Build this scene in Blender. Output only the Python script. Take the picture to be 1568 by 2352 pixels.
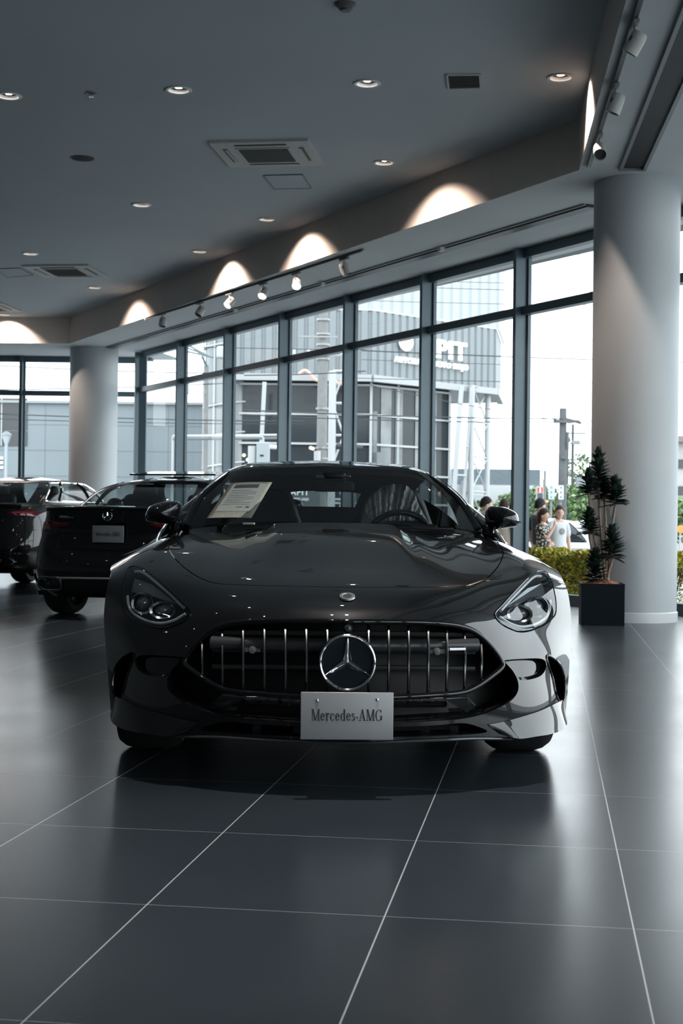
import bpy, bmesh, math, random
import numpy as np
from mathutils import Vector, Matrix
from mathutils.geometry import delaunay_2d_cdt
from mathutils.bvhtree import BVHTree

for _o in list(bpy.data.objects):
    bpy.data.objects.remove(_o)
SC = bpy.context.scene
COL = SC.collection
PI = math.pi

# ------------------------------------------------------------------ camera
F, PITCH, ROLL = 3355.0, 0.007516, 0.012024
cam_d = bpy.data.cameras.new('camera')
cam = bpy.data.objects.new('camera', cam_d)
COL.objects.link(cam)
cam_d.sensor_fit = 'VERTICAL'
cam_d.sensor_height = 36.0
cam_d.sensor_width = 24.0
cam_d.lens = F / 2352 * 36.0
cam_d.clip_start, cam_d.clip_end = 0.05, 600
cam_d.dof.use_dof = True
cam_d.dof.focus_distance = 5.6
cam_d.dof.aperture_fstop = 9.0
_cp, _sp, _cr, _sr = math.cos(PITCH), math.sin(PITCH), math.cos(ROLL), math.sin(ROLL)
_fw, _up, _rt = Vector((0, _cp, _sp)), Vector((0, -_sp, _cp)), Vector((1, 0, 0))
_r2, _u2 = _rt * _cr + _up * _sr, _up * _cr - _rt * _sr
_m = Matrix((_r2, _u2, -_fw)).transposed().to_4x4()
_m.translation = (0, 0, 1.0)
cam.matrix_world = _m
SC.camera = cam
# ------------------------------------------------------------------ view, world
SC.view_settings.view_transform = 'Standard'
SC.view_settings.look = 'None'
SC.view_settings.gamma = 1
SC.view_settings.use_curve_mapping = False
SC.view_settings.exposure = 0.5
SC.cycles.use_denoising = True
SC.cycles.max_bounces = 10
SC.cycles.diffuse_bounces = 4
SC.cycles.glossy_bounces = 6
SC.cycles.transparent_max_bounces = 24
SC.cycles.caustics_reflective = False
SC.cycles.caustics_refractive = False
SC.cycles.sample_clamp_indirect = 6.0
wd = bpy.data.worlds.new('overcast sky')
SC.world = wd
wd.use_nodes = True
_nt = wd.node_tree
_bg = _nt.nodes['Background']
_tc = _nt.nodes.new('ShaderNodeTexCoord')
_sx = _nt.nodes.new('ShaderNodeSeparateXYZ')
_rp = _nt.nodes.new('ShaderNodeValToRGB')
_nt.links.new(_tc.outputs['Generated'], _sx.inputs[0])
_nt.links.new(_sx.outputs['Z'], _rp.inputs[0])
_nt.links.new(_rp.outputs[0], _bg.inputs[0])
_e = _rp.color_ramp.elements
_e[0].position, _e[0].color = 0.0, (0.93, 0.98, 1.0, 1)
_e[1].position, _e[1].color = 0.7, (0.84, 0.94, 1.0, 1)
SKY = 3.0
_bg.inputs[1].default_value = SKY

# ------------------------------------------------------------------ sight lines of the survey: real points from measured bearings
def ray(px, py):
    a, b = (px - 784) / F, (py - 1176) / F
    u, v = a * _cr + b * _sr, -a * _sr + b * _cr
    return Vector((u, _cp + v * _sp, _sp - v * _cp))
def at(px, py, d):
    r = ray(px, py)
    return Vector((0, 0, 1)) + r * (d / r.y)
def at_z(px, py, z):
    r = ray(px, py)
    return Vector((0, 0, 1)) + r * ((z - 1) / r.z)
def to_px(p):
    X, Y, Z = p[0], p[1], p[2] - 1
    yc, zc = Y * _cp + Z * _sp, -Y * _sp + Z * _cp
    u, v = X / yc, -zc / yc
    return (784 + F * (u * _cr - v * _sr), 1176 + F * (u * _sr + v * _cr))

# ------------------------------------------------------------------ materials
MATS = {}
def mat(name, col=(.5, .5, .5), rough=.5, metal=0.0, spec=.5, coat=0.0, emit=None, estr=1.0, bump=0, bscale=60, var=0, vscale=8, alpha=1.0, sheen=0):
    if name in MATS: return MATS[name]
    m = bpy.data.materials.new(name)
    m.use_nodes = True
    nt = m.node_tree
    b = nt.nodes['Principled BSDF']
    b.inputs['Base Color'].default_value = (*col, 1)
    b.inputs['Roughness'].default_value = rough
    b.inputs['Metallic'].default_value = metal
    b.inputs['Specular IOR Level'].default_value = spec
    b.inputs['Coat Weight'].default_value = coat
    b.inputs['Coat Roughness'].default_value = 0.02
    b.inputs['Alpha'].default_value = alpha
    if emit:
        b.inputs['Emission Color'].default_value = (*emit, 1)
        b.inputs['Emission Strength'].default_value = estr
    if bump or var:
        tc = nt.nodes.new('ShaderNodeTexCoord')
        if bump:
            n = nt.nodes.new('ShaderNodeTexNoise'); n.inputs['Scale'].default_value = bscale
            bp = nt.nodes.new('ShaderNodeBump'); bp.inputs['Strength'].default_value = bump; bp.inputs['Distance'].default_value = .01
            nt.links.new(tc.outputs['Object'], n.inputs['Vector']); nt.links.new(n.outputs[0], bp.inputs['Height'])
            nt.links.new(bp.outputs[0], b.inputs['Normal'])
        if var:
            n = nt.nodes.new('ShaderNodeTexNoise'); n.inputs['Scale'].default_value = vscale; n.inputs['Detail'].default_value = 4
            r = nt.nodes.new('ShaderNodeValToRGB')
            r.color_ramp.elements[0].position, r.color_ramp.elements[1].position = .3, .7
            r.color_ramp.elements[0].color = (*[c * (1 - var) for c in col], 1)
            r.color_ramp.elements[1].color = (*[min(1, c * (1 + var)) for c in col], 1)
            nt.links.new(tc.outputs['Object'], n.inputs['Vector']); nt.links.new(n.outputs[0], r.inputs[0])
            nt.links.new(r.outputs[0], b.inputs['Base Color'])
    MATS[name] = m
    return m
def glass_mat(name, tint=(1, 1, 1), refl=1.0, ior=1.5, rough=0.0):
    if name in MATS: return MATS[name]
    m = bpy.data.materials.new(name); m.use_nodes = True
    nt = m.node_tree; nt.nodes.clear()
    o = nt.nodes.new('ShaderNodeOutputMaterial')
    mx = nt.nodes.new('ShaderNodeMixShader')
    t = nt.nodes.new('ShaderNodeBsdfTransparent'); t.inputs[0].default_value = (*tint, 1)
    g = nt.nodes.new('ShaderNodeBsdfGlossy'); g.inputs['Roughness'].default_value = rough
    f0 = ((ior - 1) / (ior + 1)) ** 2                   # Schlick, the same from both sides of the thin pane
    lw = nt.nodes.new('ShaderNodeLayerWeight'); lw.inputs[0].default_value = .5
    pw = nt.nodes.new('ShaderNodeMath'); pw.operation = 'POWER'; pw.inputs[1].default_value = 5
    k = nt.nodes.new('ShaderNodeMath'); k.operation = 'MULTIPLY_ADD'; k.inputs[1].default_value = (1 - f0) * refl; k.inputs[2].default_value = f0 * refl
    nt.links.new(lw.outputs['Facing'], pw.inputs[0]); nt.links.new(pw.outputs[0], k.inputs[0]); nt.links.new(k.outputs[0], mx.inputs[0])
    nt.links.new(t.outputs[0], mx.inputs[1]); nt.links.new(g.outputs[0], mx.inputs[2])
    nt.links.new(mx.outputs[0], o.inputs[0])
    MATS[name] = m
    return m

# ------------------------------------------------------------------ mesh building
class MB:
    def __init__(s): s.v = []; s.f = []; s.mi = []; s.m = 0
    def add(s, vs, fs):
        o = len(s.v); s.v += [tuple(p) for p in vs]
        for f in fs: s.f.append([i + o for i in f]); s.mi.append(s.m)
        return s
    def mat(s, i): s.m = i; return s
    def box(s, c, d, rz=0, M=None, bev=0):
        hx, hy, hz = d[0] / 2, d[1] / 2, d[2] / 2
        if bev > 0:
            b = min(bev, hx * .9, hy * .9, hz * .9)
            bm = bmesh.new(); bmesh.ops.create_cube(bm, size=1)
            for q in bm.verts: q.co = (q.co.x * 2 * hx, q.co.y * 2 * hy, q.co.z * 2 * hz)
            bmesh.ops.bevel(bm, geom=bm.edges[:], offset=b, segments=3, profile=.5, affect='EDGES')
            bm.verts.index_update()
            vs = [q.co.copy() for q in bm.verts]; fs = [[q.index for q in f.verts] for f in bm.faces]; bm.free()
        else:
            vs = [Vector((x, y, z)) for z in (-hz, hz) for y in (-hy, hy) for x in (-hx, hx)]
            fs = [[0, 2, 3, 1], [4, 5, 7, 6], [0, 1, 5, 4], [2, 6, 7, 3], [0, 4, 6, 2], [1, 3, 7, 5]]
        R = (M if M else Matrix.Rotation(rz, 3, 'Z'))
        return s.add([R @ q + Vector(c) for q in vs], fs)
    def bar(s, a, b, w, h=None, up=(0, 0, 1)):          # rectangular bar from a to b
        a, b = Vector(a), Vector(b); h = w if h is None else h
        d = (b - a); L = d.length; y = d / L
        u = Vector(up)
        if abs(u.dot(y)) > .98: u = Vector((1, 0, 0))
        x = y.cross(u).normalized(); z = x.cross(y)
        return s.box((a + b) / 2, (w, L, h), M=Matrix((x, y, z)).transposed())
    def tube(s, pts, r, n=8, cap=True, closed=False):
        pts = [Vector(p) for p in pts]; N = len(pts)
        rs = r if isinstance(r, (list, tuple)) else [r] * N
        vs = []; prev = None
        for i, p in enumerate(pts):
            if closed: t = (pts[(i + 1) % N] - pts[i - 1])
            else: t = (pts[min(i + 1, N - 1)] - pts[max(i - 1, 0)])
            t = t.normalized() if t.length > 1e-9 else Vector((0, 0, 1))
            if prev is None:
                a = Vector((0, 0, 1)) if abs(t.z) < .9 else Vector((1, 0, 0))
                x = t.cross(a).normalized()
            else:
                x = (prev - t * prev.dot(t)).normalized()
            prev = x; y = t.cross(x)
            for k in range(n):
                an = 2 * PI * k / n
                vs.append(p + (x * math.cos(an) + y * math.sin(an)) * rs[i])
        fs = []
        for i in range(N if closed else N - 1):
            j = (i + 1) % N
            for k in range(n):
                fs.append([i * n + k, i * n + (k + 1) % n, j * n + (k + 1) % n, j * n + k])
        if cap and not closed:
            fs.append(list(range(n))[::-1]); fs.append([(N - 1) * n + k for k in range(n)])
        return s.add(vs, fs)
    def lathe(s, prof, c=(0, 0, 0), n=32, M=None, closed=False):    # prof: (r, z); axis z, M turns it
        vs = []; P = len(prof)
        for i in range(n):
            a = 2 * PI * i / n
            for r, z in prof:
                q = Vector((r * math.cos(a), r * math.sin(a), z))
                vs.append((M @ q if M else q) + Vector(c))
        fs = []
        for i in range(n):
            j = (i + 1) % n
            for k in range(P if closed else P - 1):
                l = (k + 1) % P
                fs.append([i * P + k, j * P + k, j * P + l, i * P + l])
        return s.add(vs, fs)
    def prism(s, poly, e):                               # polygon (3D points) swept by e
        poly = [Vector(p) for p in poly]; n = len(poly); e = Vector(e)
        fs = [list(range(n))[::-1], [n + i for i in range(n)]]
        for i in range(n): fs.append([i, (i + 1) % n, n + (i + 1) % n, n + i])
        return s.add(poly + [p + e for p in poly], fs)
    def grid(s, G, flip=False, wrap=False):              # rows of points
        nr, nc = len(G), len(G[0]); vs = [p for r in G for p in r]; fs = []
        for i in range(nr - 1):
            for j in range(nc if wrap else nc - 1):
                k = (j + 1) % nc
                q = [i * nc + j, i * nc + k, (i + 1) * nc + k, (i + 1) * nc + j]
                fs.append(q[::-1] if flip else q)
        return s.add(vs, fs)
    def ball(s, c, r, n=12, M=None):
        r = r if isinstance(r, (tuple, list)) else (r, r, r)
        vs = []; fs = []; m = n // 2
        for i in range(m + 1):
            t = PI * i / m
            for k in range(n):
                a = 2 * PI * k / n
                q = Vector((r[0] * math.sin(t) * math.cos(a), r[1] * math.sin(t) * math.sin(a), r[2] * math.cos(t)))
                vs.append((M @ q if M else q) + Vector(c))
        for i in range(m):
            for k in range(n):
                fs.append([i * n + k, (i + 1) * n + k, (i + 1) * n + (k + 1) % n, i * n + (k + 1) % n])
        return s.add(vs, fs)
    def build(s, name, mats, parent=None, smooth=False, bevel=0, sharp=None, solid=0, weld=True):
        me = bpy.data.meshes.new(name)
        me.from_pydata(s.v, [], s.f)
        ms = mats if isinstance(mats, (list, tuple)) else [mats]
        for m in ms: me.materials.append(m)
        if len(ms) > 1: me.polygons.foreach_set('material_index', s.mi)
        if weld:
            bm = bmesh.new(); bm.from_mesh(me)
            bmesh.ops.remove_doubles(bm, verts=bm.verts[:], dist=1e-5)
            bmesh.ops.recalc_face_normals(bm, faces=bm.faces[:])
            bm.to_mesh(me); bm.free()
        o = bpy.data.objects.new(name, me); COL.objects.link(o)
        if parent: o.parent = parent
        if smooth:
            me.polygons.foreach_set('use_smooth', [True] * len(me.polygons))
            me.set_sharp_from_angle(angle=sharp if sharp else math.radians(40))
        if solid:
            md = o.modifiers.new('thickness', 'SOLIDIFY'); md.thickness = solid; md.offset = 0
        if bevel:
            md = o.modifiers.new('bevel', 'BEVEL'); md.width = bevel; md.segments = 2; md.limit_method = 'ANGLE'
        me.update()
        return o
def tag(o, label=None, cat=None, group=None, kind=None):
    if label: o['label'] = label
    if cat: o['category'] = cat
    if group: o['group'] = group
    if kind: o['kind'] = kind
    return o
def empty(name, loc=(0, 0, 0), rz=0, label=None, cat=None, group=None, kind=None):
    o = bpy.data.objects.new(name, None); COL.objects.link(o)
    o.empty_display_size = .1
    o.location = loc; o.rotation_euler = (0, 0, rz)
    return tag(o, label, cat, group, kind)
def copy_tree(o, parent=None):
    c = o.copy(); COL.objects.link(c)
    if parent: c.parent = parent
    for ch in list(o.children): copy_tree(ch, c)
    return c
def text_mesh(s, size, ext=.005, bold=0.0, align='CENTER', space=1.0):
    cu = bpy.data.curves.new('t', 'FONT'); cu.body = s; cu.size = size; cu.extrude = ext; cu.offset = bold; cu.space_character = space
    cu.align_x = align; cu.align_y = 'BOTTOM_BASELINE'
    o = bpy.data.objects.new('t', cu); COL.objects.link(o)
    bpy.context.view_layer.update()
    dg = bpy.context.evaluated_depsgraph_get()
    me = bpy.data.meshes.new_from_object(o.evaluated_get(dg))
    vs = [v.co.copy() for v in me.vertices]; fs = [list(p.vertices) for p in me.polygons]
    bpy.data.objects.remove(o); bpy.data.curves.remove(cu); bpy.data.meshes.remove(me)
    return vs, fs                                       # in the xy plane, z = thickness
def crom(pts, n=6, closed=False):                       # smooth polyline through points
    P = [Vector(p) for p in pts]; N = len(P); out = []
    for i in range(N if closed else N - 1):
        if closed: a, b, c, d = P[i - 1], P[i], P[(i + 1) % N], P[(i + 2) % N]
        else: a, b, c, d = P[max(i - 1, 0)], P[i], P[i + 1], P[min(i + 2, N - 1)]
        for k in range(n):
            t = k / n
            out.append(.5 * ((2 * b) + (c - a) * t + (2 * a - 5 * b + 4 * c - d) * t * t + (3 * b - a - 3 * c + d) * t ** 3))
    if not closed: out.append(P[-1])
    return out
def spline1(xs, ys, q):                                 # natural cubic spline, ys (n, k)
    xs, ys, q = np.asarray(xs, float), np.asarray(ys, float), np.asarray(q, float)
    n = len(xs); h = np.diff(xs)
    A = np.zeros((n, n)); R = np.zeros_like(ys)
    A[0, 0] = A[-1, -1] = 1
    for i in range(1, n - 1):
        A[i, i - 1], A[i, i], A[i, i + 1] = h[i - 1], 2 * (h[i - 1] + h[i]), h[i]
        R[i] = 6 * ((ys[i + 1] - ys[i]) / h[i] - (ys[i] - ys[i - 1]) / h[i - 1])
    M2 = np.linalg.solve(A, R)
    k = np.clip(np.searchsorted(xs, q) - 1, 0, n - 2)
    t1 = (xs[k + 1] - q)[:, None]; t0 = (q - xs[k])[:, None]; hk = h[k][:, None]
    return (M2[k] * t1 ** 3 + M2[k + 1] * t0 ** 3) / (6 * hk) + (ys[k] / hk - M2[k] * hk / 6) * t1 + (ys[k + 1] / hk - M2[k + 1] * hk / 6) * t0
def loft(ctrl, nu, nv):                                 # ctrl rows of 3D points -> dense rows of points (C2)
    C = np.array([[list(p) for p in r] for r in ctrl], float)
    R, K, _ = C.shape
    a = spline1(np.arange(R), C.reshape(R, -1), np.linspace(0, R - 1, nv)).reshape(nv, K, 3)
    b = spline1(np.arange(K), a.transpose(1, 0, 2).reshape(K, -1), np.linspace(0, K - 1, nu)).reshape(nu, nv, 3).transpose(1, 0, 2)
    return [[Vector(p) for p in r] for r in b]
def in_poly(p, poly):
    x, y = p; c = False; j = len(poly) - 1
    for i in range(len(poly)):
        xi, yi = poly[i]; xj, yj = poly[j]
        if (yi > y) != (yj > y) and x < (xj - xi) * (y - yi) / (yj - yi) + xi: c = not c
        j = i
    return c
P_WASH, P_DOWN = 150, 160      # downlight power
# ================================================================== the room
TILE = (.026, .0345, .042)
HS, HC, HW = 4.66, 5.20, 4.59           # soffit, main ceiling, window head
OUT = -0.30                              # street level
WD = Vector((-0.4806, 0.8769, 0)); WN = Vector((0.8769, 0.4806, 0))    # along the long window wall, outward
W0 = Vector((2.366, 19.31, 0)); BAY = 2.337
def wall_pt(k, out=0, z=0): return W0 + WD * (BAY * k) + WN * out + Vector((0, 0, z))
CORNER = wall_pt(-2)                     # right-hand corner of the glazing
RD = Vector((-0.095, -0.9955, 0)); RN = Vector((0.9955, -0.095, 0))    # right wall runs back past the camera

def tile_mat():
    m = bpy.data.materials.new('floor tile'); m.use_nodes = True
    nt = m.node_tree; N = nt.nodes; L = nt.links; b = N['Principled BSDF']
    tc = N.new('ShaderNodeTexCoord'); mp = N.new('ShaderNodeMapping'); mp.inputs['Rotation'].default_value = (0, 0, 0.14007)
    L.new(tc.outputs['Object'], mp.inputs[0]); sx = N.new('ShaderNodeSeparateXYZ'); L.new(mp.outputs[0], sx.inputs[0])
    def mth(op, a, bv=None):
        n = N.new('ShaderNodeMath'); n.operation = op
        for i, q in enumerate((a, bv)):
            if q is None: continue
            if isinstance(q, (int, float)): n.inputs[i].default_value = q
            else: L.new(q, n.inputs[i])
        return n.outputs[0]
    def line(src, off, per, half):
        t = mth('DIVIDE', mth('SUBTRACT', src, off), per)
        return mth('LESS_THAN', mth('MULTIPLY', mth('ABSOLUTE', mth('SUBTRACT', t, mth('ROUND', t))), per), half), mth('FLOOR', t)
    la, ia = line(sx.outputs['X'], -1.64397, .62231, .0021)
    lb, ib = line(sx.outputs['Y'], 2.80444, .90131, .0020)
    cx = N.new('ShaderNodeCombineXYZ'); L.new(ia, cx.inputs[0]); L.new(ib, cx.inputs[1])
    wn = N.new('ShaderNodeTexWhiteNoise'); L.new(cx.outputs[0], wn.inputs['Vector'])
    ns = N.new('ShaderNodeTexNoise'); ns.inputs['Scale'].default_value = 3.0; ns.inputs['Detail'].default_value = 6; L.new(tc.outputs['Object'], ns.inputs['Vector'])
    v = mth('ADD', mth('MULTIPLY', wn.outputs[0], .10), mth('ADD', mth('MULTIPLY', ns.outputs[0], .25), .82))
    base = N.new('ShaderNodeMix'); base.data_type = 'RGBA'; base.blend_type = 'MULTIPLY'; base.inputs[0].default_value = 1
    base.inputs[6].default_value = (*TILE, 1)
    gr = N.new('ShaderNodeCombineColor'); [L.new(v, gr.inputs[i]) for i in range(3)]; L.new(gr.outputs[0], base.inputs[7])
    m1 = N.new('ShaderNodeMix'); m1.data_type = 'RGBA'; L.new(lb, m1.inputs[0]); L.new(base.outputs[2], m1.inputs[6]); m1.inputs[7].default_value = (.22, .225, .23, 1)
    m2 = N.new('ShaderNodeMix'); m2.data_type = 'RGBA'; L.new(la, m2.inputs[0]); L.new(m1.outputs[2], m2.inputs[6]); m2.inputs[7].default_value = (.42, .43, .44, 1)
    L.new(m2.outputs[2], b.inputs['Base Color'])
    n2 = N.new('ShaderNodeTexNoise'); n2.inputs['Scale'].default_value = 1.2; L.new(tc.outputs['Object'], n2.inputs['Vector'])
    L.new(mth('ADD', mth('MULTIPLY', n2.outputs[0], .08), .21), b.inputs['Roughness'])
    b.inputs['Specular IOR Level'].default_value = .65
    bp = N.new('ShaderNodeBump'); bp.inputs['Strength'].default_value = .25; bp.inputs['Distance'].default_value = .002
    L.new(mth('SUBTRACT', 1.0, mth('MAXIMUM', la, lb)), bp.inputs['Height']); L.new(bp.outputs[0], b.inputs['Normal'])
    return m

M_CEIL = mat('ceiling paint', (.59, .64, .68), .85, var=.03, vscale=.6)
M_SOFF = mat('soffit paint', (.62, .64, .65), .85, var=.03, vscale=.8)
M_FASC = mat('fascia paint', (.74, .66, .60), .85, var=.02)
M_WALL = mat('grey wall paint', (.16, .17, .18), .8, var=.04)
M_COL = mat('column paint', (.46, .49, .505), .6, var=.03, vscale=2)
M_MUL = mat('blue grey aluminium', (.085, .125, .15), .38, metal=.2, var=.05)
M_DARK = mat('dark recess', (.015, .018, .02), .6)
M_WHITE = mat('white enamel', (.62, .63, .63), .45)
M_PANE = glass_mat('window glass', (.95, .975, .98), .5)

def flat(name, poly, mt, flip=False):
    mb = MB(); p = [Vector(q) for q in poly]
    mb.add(p, [list(range(len(p)))[::-1] if flip else list(range(len(p)))])
    return tag(mb.build(name, mt, weld=False), kind='structure')
FAR = 32.75
c_l = Vector((-4.40, FAR, 0))
BACK = -7.0; LEFT = -15.0
rb = CORNER + RD * 22.4
room = [(LEFT, BACK), (rb.x, BACK), (CORNER.x, CORNER.y), (wall_pt(6).x, wall_pt(6).y), (c_l.x, FAR), (LEFT, FAR)]
fl = MB(); fl.prism([Vector((x, y, 0)) + Vector((0, 0, -.12)) for x, y in room], (0, 0, .12))
floor = tag(fl.build('floor', tile_mat()), kind='structure')

# main ceiling, drop fascia and the lower soffit band along the glass
fa = Vector((2.40, 15.0)); fb = Vector((-5.70, 30.35)); fc = Vector((LEFT, 30.35))
fr = fa + Vector((RD.x, RD.y)) * 22.1
def z3(p, z): return Vector((p[0], p[1], z))
flat('ceiling', [(LEFT, BACK, HC), (fr.x, BACK, HC), z3(fa, HC), z3(fb, HC), z3(fc, HC)], M_CEIL, True)
sf = MB()
sf.add([z3(fr, HS), (rb.x + .6, rb.y, HS), z3(CORNER + RN * .6 + Vector((0, .5, 0)), HS), z3(fa, HS)], [[3, 2, 1, 0]])
sf.add([z3(fa, HS), z3(CORNER + RN * .6 + Vector((0, .5, 0)), HS), z3(wall_pt(6, .5), HS), z3(fb, HS)], [[3, 2, 1, 0]])
sf.add([z3(fb, HS), z3(wall_pt(6, .5), HS), (-3.6, FAR + .5, HS), (LEFT, FAR + .5, HS), z3(fc, HS)], [[4, 3, 2, 1, 0]])
tag(sf.build('ceiling_soffit', M_SOFF, weld=False), kind='structure')
fs = MB()
for a, b in ((fr, fa), (fa, fb), (fb, fc)):
    fs.add([z3(a, HS), z3(b, HS), z3(b, HC), z3(a, HC)], [[0, 1, 2, 3]])
tag(fs.build('trim_1', M_FASC, weld=False), kind='structure')
# solid upper wall above the soffit edge so no sky leaks in
ro = MB(); ro.prism([(LEFT - .4, BACK - .4, HC + .02), (7.5, BACK - .4, HC + .02), (7.5, 16.5, HC + .02), (-3.0, FAR + .6, HC + .02), (LEFT - .4, FAR + .6, HC + .02)], (0, 0, .25))
tag(ro.build('roof', M_WALL), kind='structure')
def wall_slab(name, a, b, z0, z1, th=.2, mt=None):
    a, b = Vector((a[0], a[1], 0)), Vector((b[0], b[1], 0)); d = (b - a).normalized(); n = Vector((d.y, -d.x, 0)) * th
    mb = MB(); mb.prism([a + Vector((0, 0, z0)), b + Vector((0, 0, z0)), b + n + Vector((0, 0, z0)), a + n + Vector((0, 0, z0))], (0, 0, z1 - z0))
    return tag(mb.build(name, mt or M_WALL), kind='structure')
wall_slab('wall_left', (LEFT, FAR), (LEFT, BACK), -.12, HC, -.2)
wall_slab('wall_back', (LEFT, BACK), (rb.x, BACK), -.12, HC, .2)
# header bands between window head and roof, outside
wall_slab('wall_header', wall_pt(-2)[:2], wall_pt(6)[:2], HW + .02, HC + .02, .35)
wall_slab('wall_header_right', (rb.x, rb.y), CORNER[:2], HW + .02, HC + .02, .35)
wall_slab('wall_header_far', (LEFT, FAR), (-4.3, FAR), HW + .02, HC + .02, -.35)

# ------------------------------------------------------------------ windows: one per bay, fin mullion + transom + panes
def window(n, a, b, out, end=False, first=False):
    a, b = Vector(a), Vector(b); t = (b - a).normalized(); L = (b - a).length; o = Vector(out)
    rz = math.atan2(t.y, t.x)
    root = tag(empty('window_%d' % n, a), kind='structure')
    def bx(mb, s, w, off, dep, z0, z1):
        c = t * s + o * off
        mb.box((c.x, c.y, (z0 + z1) / 2), (w, dep, z1 - z0), rz)
    m = MB(); bx(m, 0, .065, -.02, .24, 0, HW + .05); m.build('mullion', M_MUL, root, bevel=.004)
    if end:
        m = MB(); bx(m, L, .065, -.02, .24, 0, HW + .05); m.build('mullion', M_MUL, root, bevel=.004)
    m = MB()
    bx(m, L / 2, L - .065, .02, .14, 3.775, 3.885); m.build('transom', M_MUL, root, bevel=.003)
    m = MB(); bx(m, L / 2, L - .065, .04, .12, HW - .06, HW + .06); bx(m, L / 2, L - .065, .04, .14, 0, .13)
    for s in (.05, L - .05):
        bx(m, s, .035, .065, .05, .13, 3.775); bx(m, s, .035, .065, .05, 3.885, HW - .06)
    m.build('frame', M_MUL, root)
    for z0, z1 in ((.13, 3.775), (3.885, HW - .06)):
        m = MB(); p0, p1 = t * .03 + o * .07, t * (L - .03) + o * .07
        m.add([(p0.x, p0.y, z0), (p1.x, p1.y, z0), (p1.x, p1.y, z1), (p0.x, p0.y, z1)], [[0, 1, 2, 3]])
        m.build('pane', M_PANE, root, weld=False)
    return root
nw = 0
for k in range(-2, 6):
    nw += 1; window(nw, wall_pt(k), wall_pt(k + 1), WN, end=(k == 5))
for k in range(9):
    nw += 1; window(nw, CORNER + RD * (BAY * k + .12), CORNER + RD * (BAY * (k + 1) + .12), RN)
xs = [-4.47, -7.2, -9.54]
wall_slab('wall_far', (LEFT, FAR), (-9.6, FAR), -.12, HC, -.3)  # unseen stretch kept solid to darken the floor on the left
for i in range(2):
    nw += 1; window(nw, (xs[i], FAR, 0), (xs[i + 1], FAR, 0), (0, 1, 0), end=(i == 1))
# corner closure posts
cp = MB(); cp.bar(wall_pt(6, .05), wall_pt(6, .05, HW + .05), .16); cp.build('trim_2', M_MUL)['kind'] = 'structure'

# ------------------------------------------------------------------ columns
def column(px, py_base, rad, dcen, label_n):
    c = at(px, py_base, dcen); c.z = 0
    root = tag(empty('column', c), kind='structure')
    mb = MB(); mb.lathe([(rad, 0.085), (rad, HS + .02)], n=64); mb.build('shaft', M_COL, root, smooth=True)
    mb = MB(); mb.lathe([(rad + .012, 0), (rad + .012, .10), (rad, .108)], n=64); mb.build('baseboard', mat('white skirting', (.72, .73, .74), .4), root, smooth=True)
    return root
column(1452.5, 1420, .455, 15.56, 1)
column(210, 1300, .51, 31.2, 2)

# soffit rails: dark curtain track along the glass and the wide slot on the right
def strip(name, a, b, w, z0, z1, mt):
    mb = MB(); mb.bar((a[0], a[1], (z0 + z1) / 2), (b[0], b[1], (z0 + z1) / 2), w, z1 - z0); return mb.build(name, mt)
ta, tb = at_z(1360, 470, HS), at_z(255, 797, HS)
tr = empty('curtain_track', ((ta + tb) / 2).to_2d().to_3d() + Vector((0, 0, HS)), label='long dark curtain track on the soffit above the window row', cat='curtain track')
def loc_strip(name, root, a, b, w, z0, z1, mt):
    o = root.location; mb = MB(); mb.bar(Vector((a[0], a[1], (z0 + z1) / 2)) - o, Vector((b[0], b[1], (z0 + z1) / 2)) - o, w, z1 - z0); return mb.build(name, mt, root)
loc_strip('rail', tr, ta, tb, .15, HS - .035, HS + .005, mat('dark track', (.05, .055, .06), .4))
dd = (tb - ta).normalized(); nn = Vector((dd.y, -dd.x, 0))
loc_strip('lip', tr, ta + nn * -.105, tb + nn * -.105, .03, HS - .02, HS + .004, mat('pale lip', (.35, .36, .37), .5))
for px, py in ((1013, 575), (740, 655), (540, 715)):
    p = at_z(px, py, HS - .06); mb = MB(); mb.box(p - tr.location + Vector((0, 0, .015)), (.07, .07, .06), .5); mb.build('carrier', M_WHITE, tr, bevel=.01)
sa, sb = at_z(1452, 386, HS), None
sb = sa + RD * 20
sl = empty('ceiling_slot', (sa + RD * 8).to_2d().to_3d() + Vector((0, 0, HS)), label='wide dark slot in the lower soffit beside the right column', cat='ceiling slot')
loc_strip('recess', sl, sa, sb, .20, HS - .004, HS + .06, M_DARK)
loc_strip('lip', sl, sa + RN * .12, sb + RN * .12, .035, HS - .03, HS + .01, mat('slot lip', (.25, .27, .29), .5))
loc_strip('lip', sl, sa - RN * .12, sb - RN * .12, .035, HS - .03, HS + .01, mat('slot lip', (.25, .27, .29), .5))
loc_strip('end_plate', sl, sa - RN * .14, sa + RN * .14, .03, HS - .03, HS + .01, mat('slot lip', (.25, .27, .29), .5))
# ================================================================== lights and fittings in the ceiling
WARM = (1.0, .80, .68); NEUT = (1.0, .93, .88)
M_RIM = mat('lamp trim', (.75, .73, .71), .35)
M_REF = mat('lamp reflector', (.60, .57, .54), .3, metal=.3)
M_LENSW = mat('warm lamp lens', (1, .9, .8), .3, emit=(1, .86, .74), estr=28)
M_LENSN = mat('lamp lens', (1, 1, 1), .3, emit=(1, .96, .92), estr=28)
def downlight_proto(lens):
    root = empty('downlight')
    mb = MB(); mb.lathe([(.105, .002), (.128, .0), (.132, -.006), (.126, -.012), (.100, -.010), (.097, .0)], n=40); mb.build('trim_ring', M_RIM, root, smooth=True)
    mb = MB(); mb.lathe([(.100, -.008), (.094, .012), (.074, .034), (.066, .05), (.0, .05)], n=40); mb.build('reflector', M_REF, root, smooth=True)
    mb = MB(); mb.lathe([(.0, .014), (.030, .018), (.052, .028), (.064, .044)], n=32); mb.build('lamp', lens, root, smooth=True)
    return root
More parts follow.
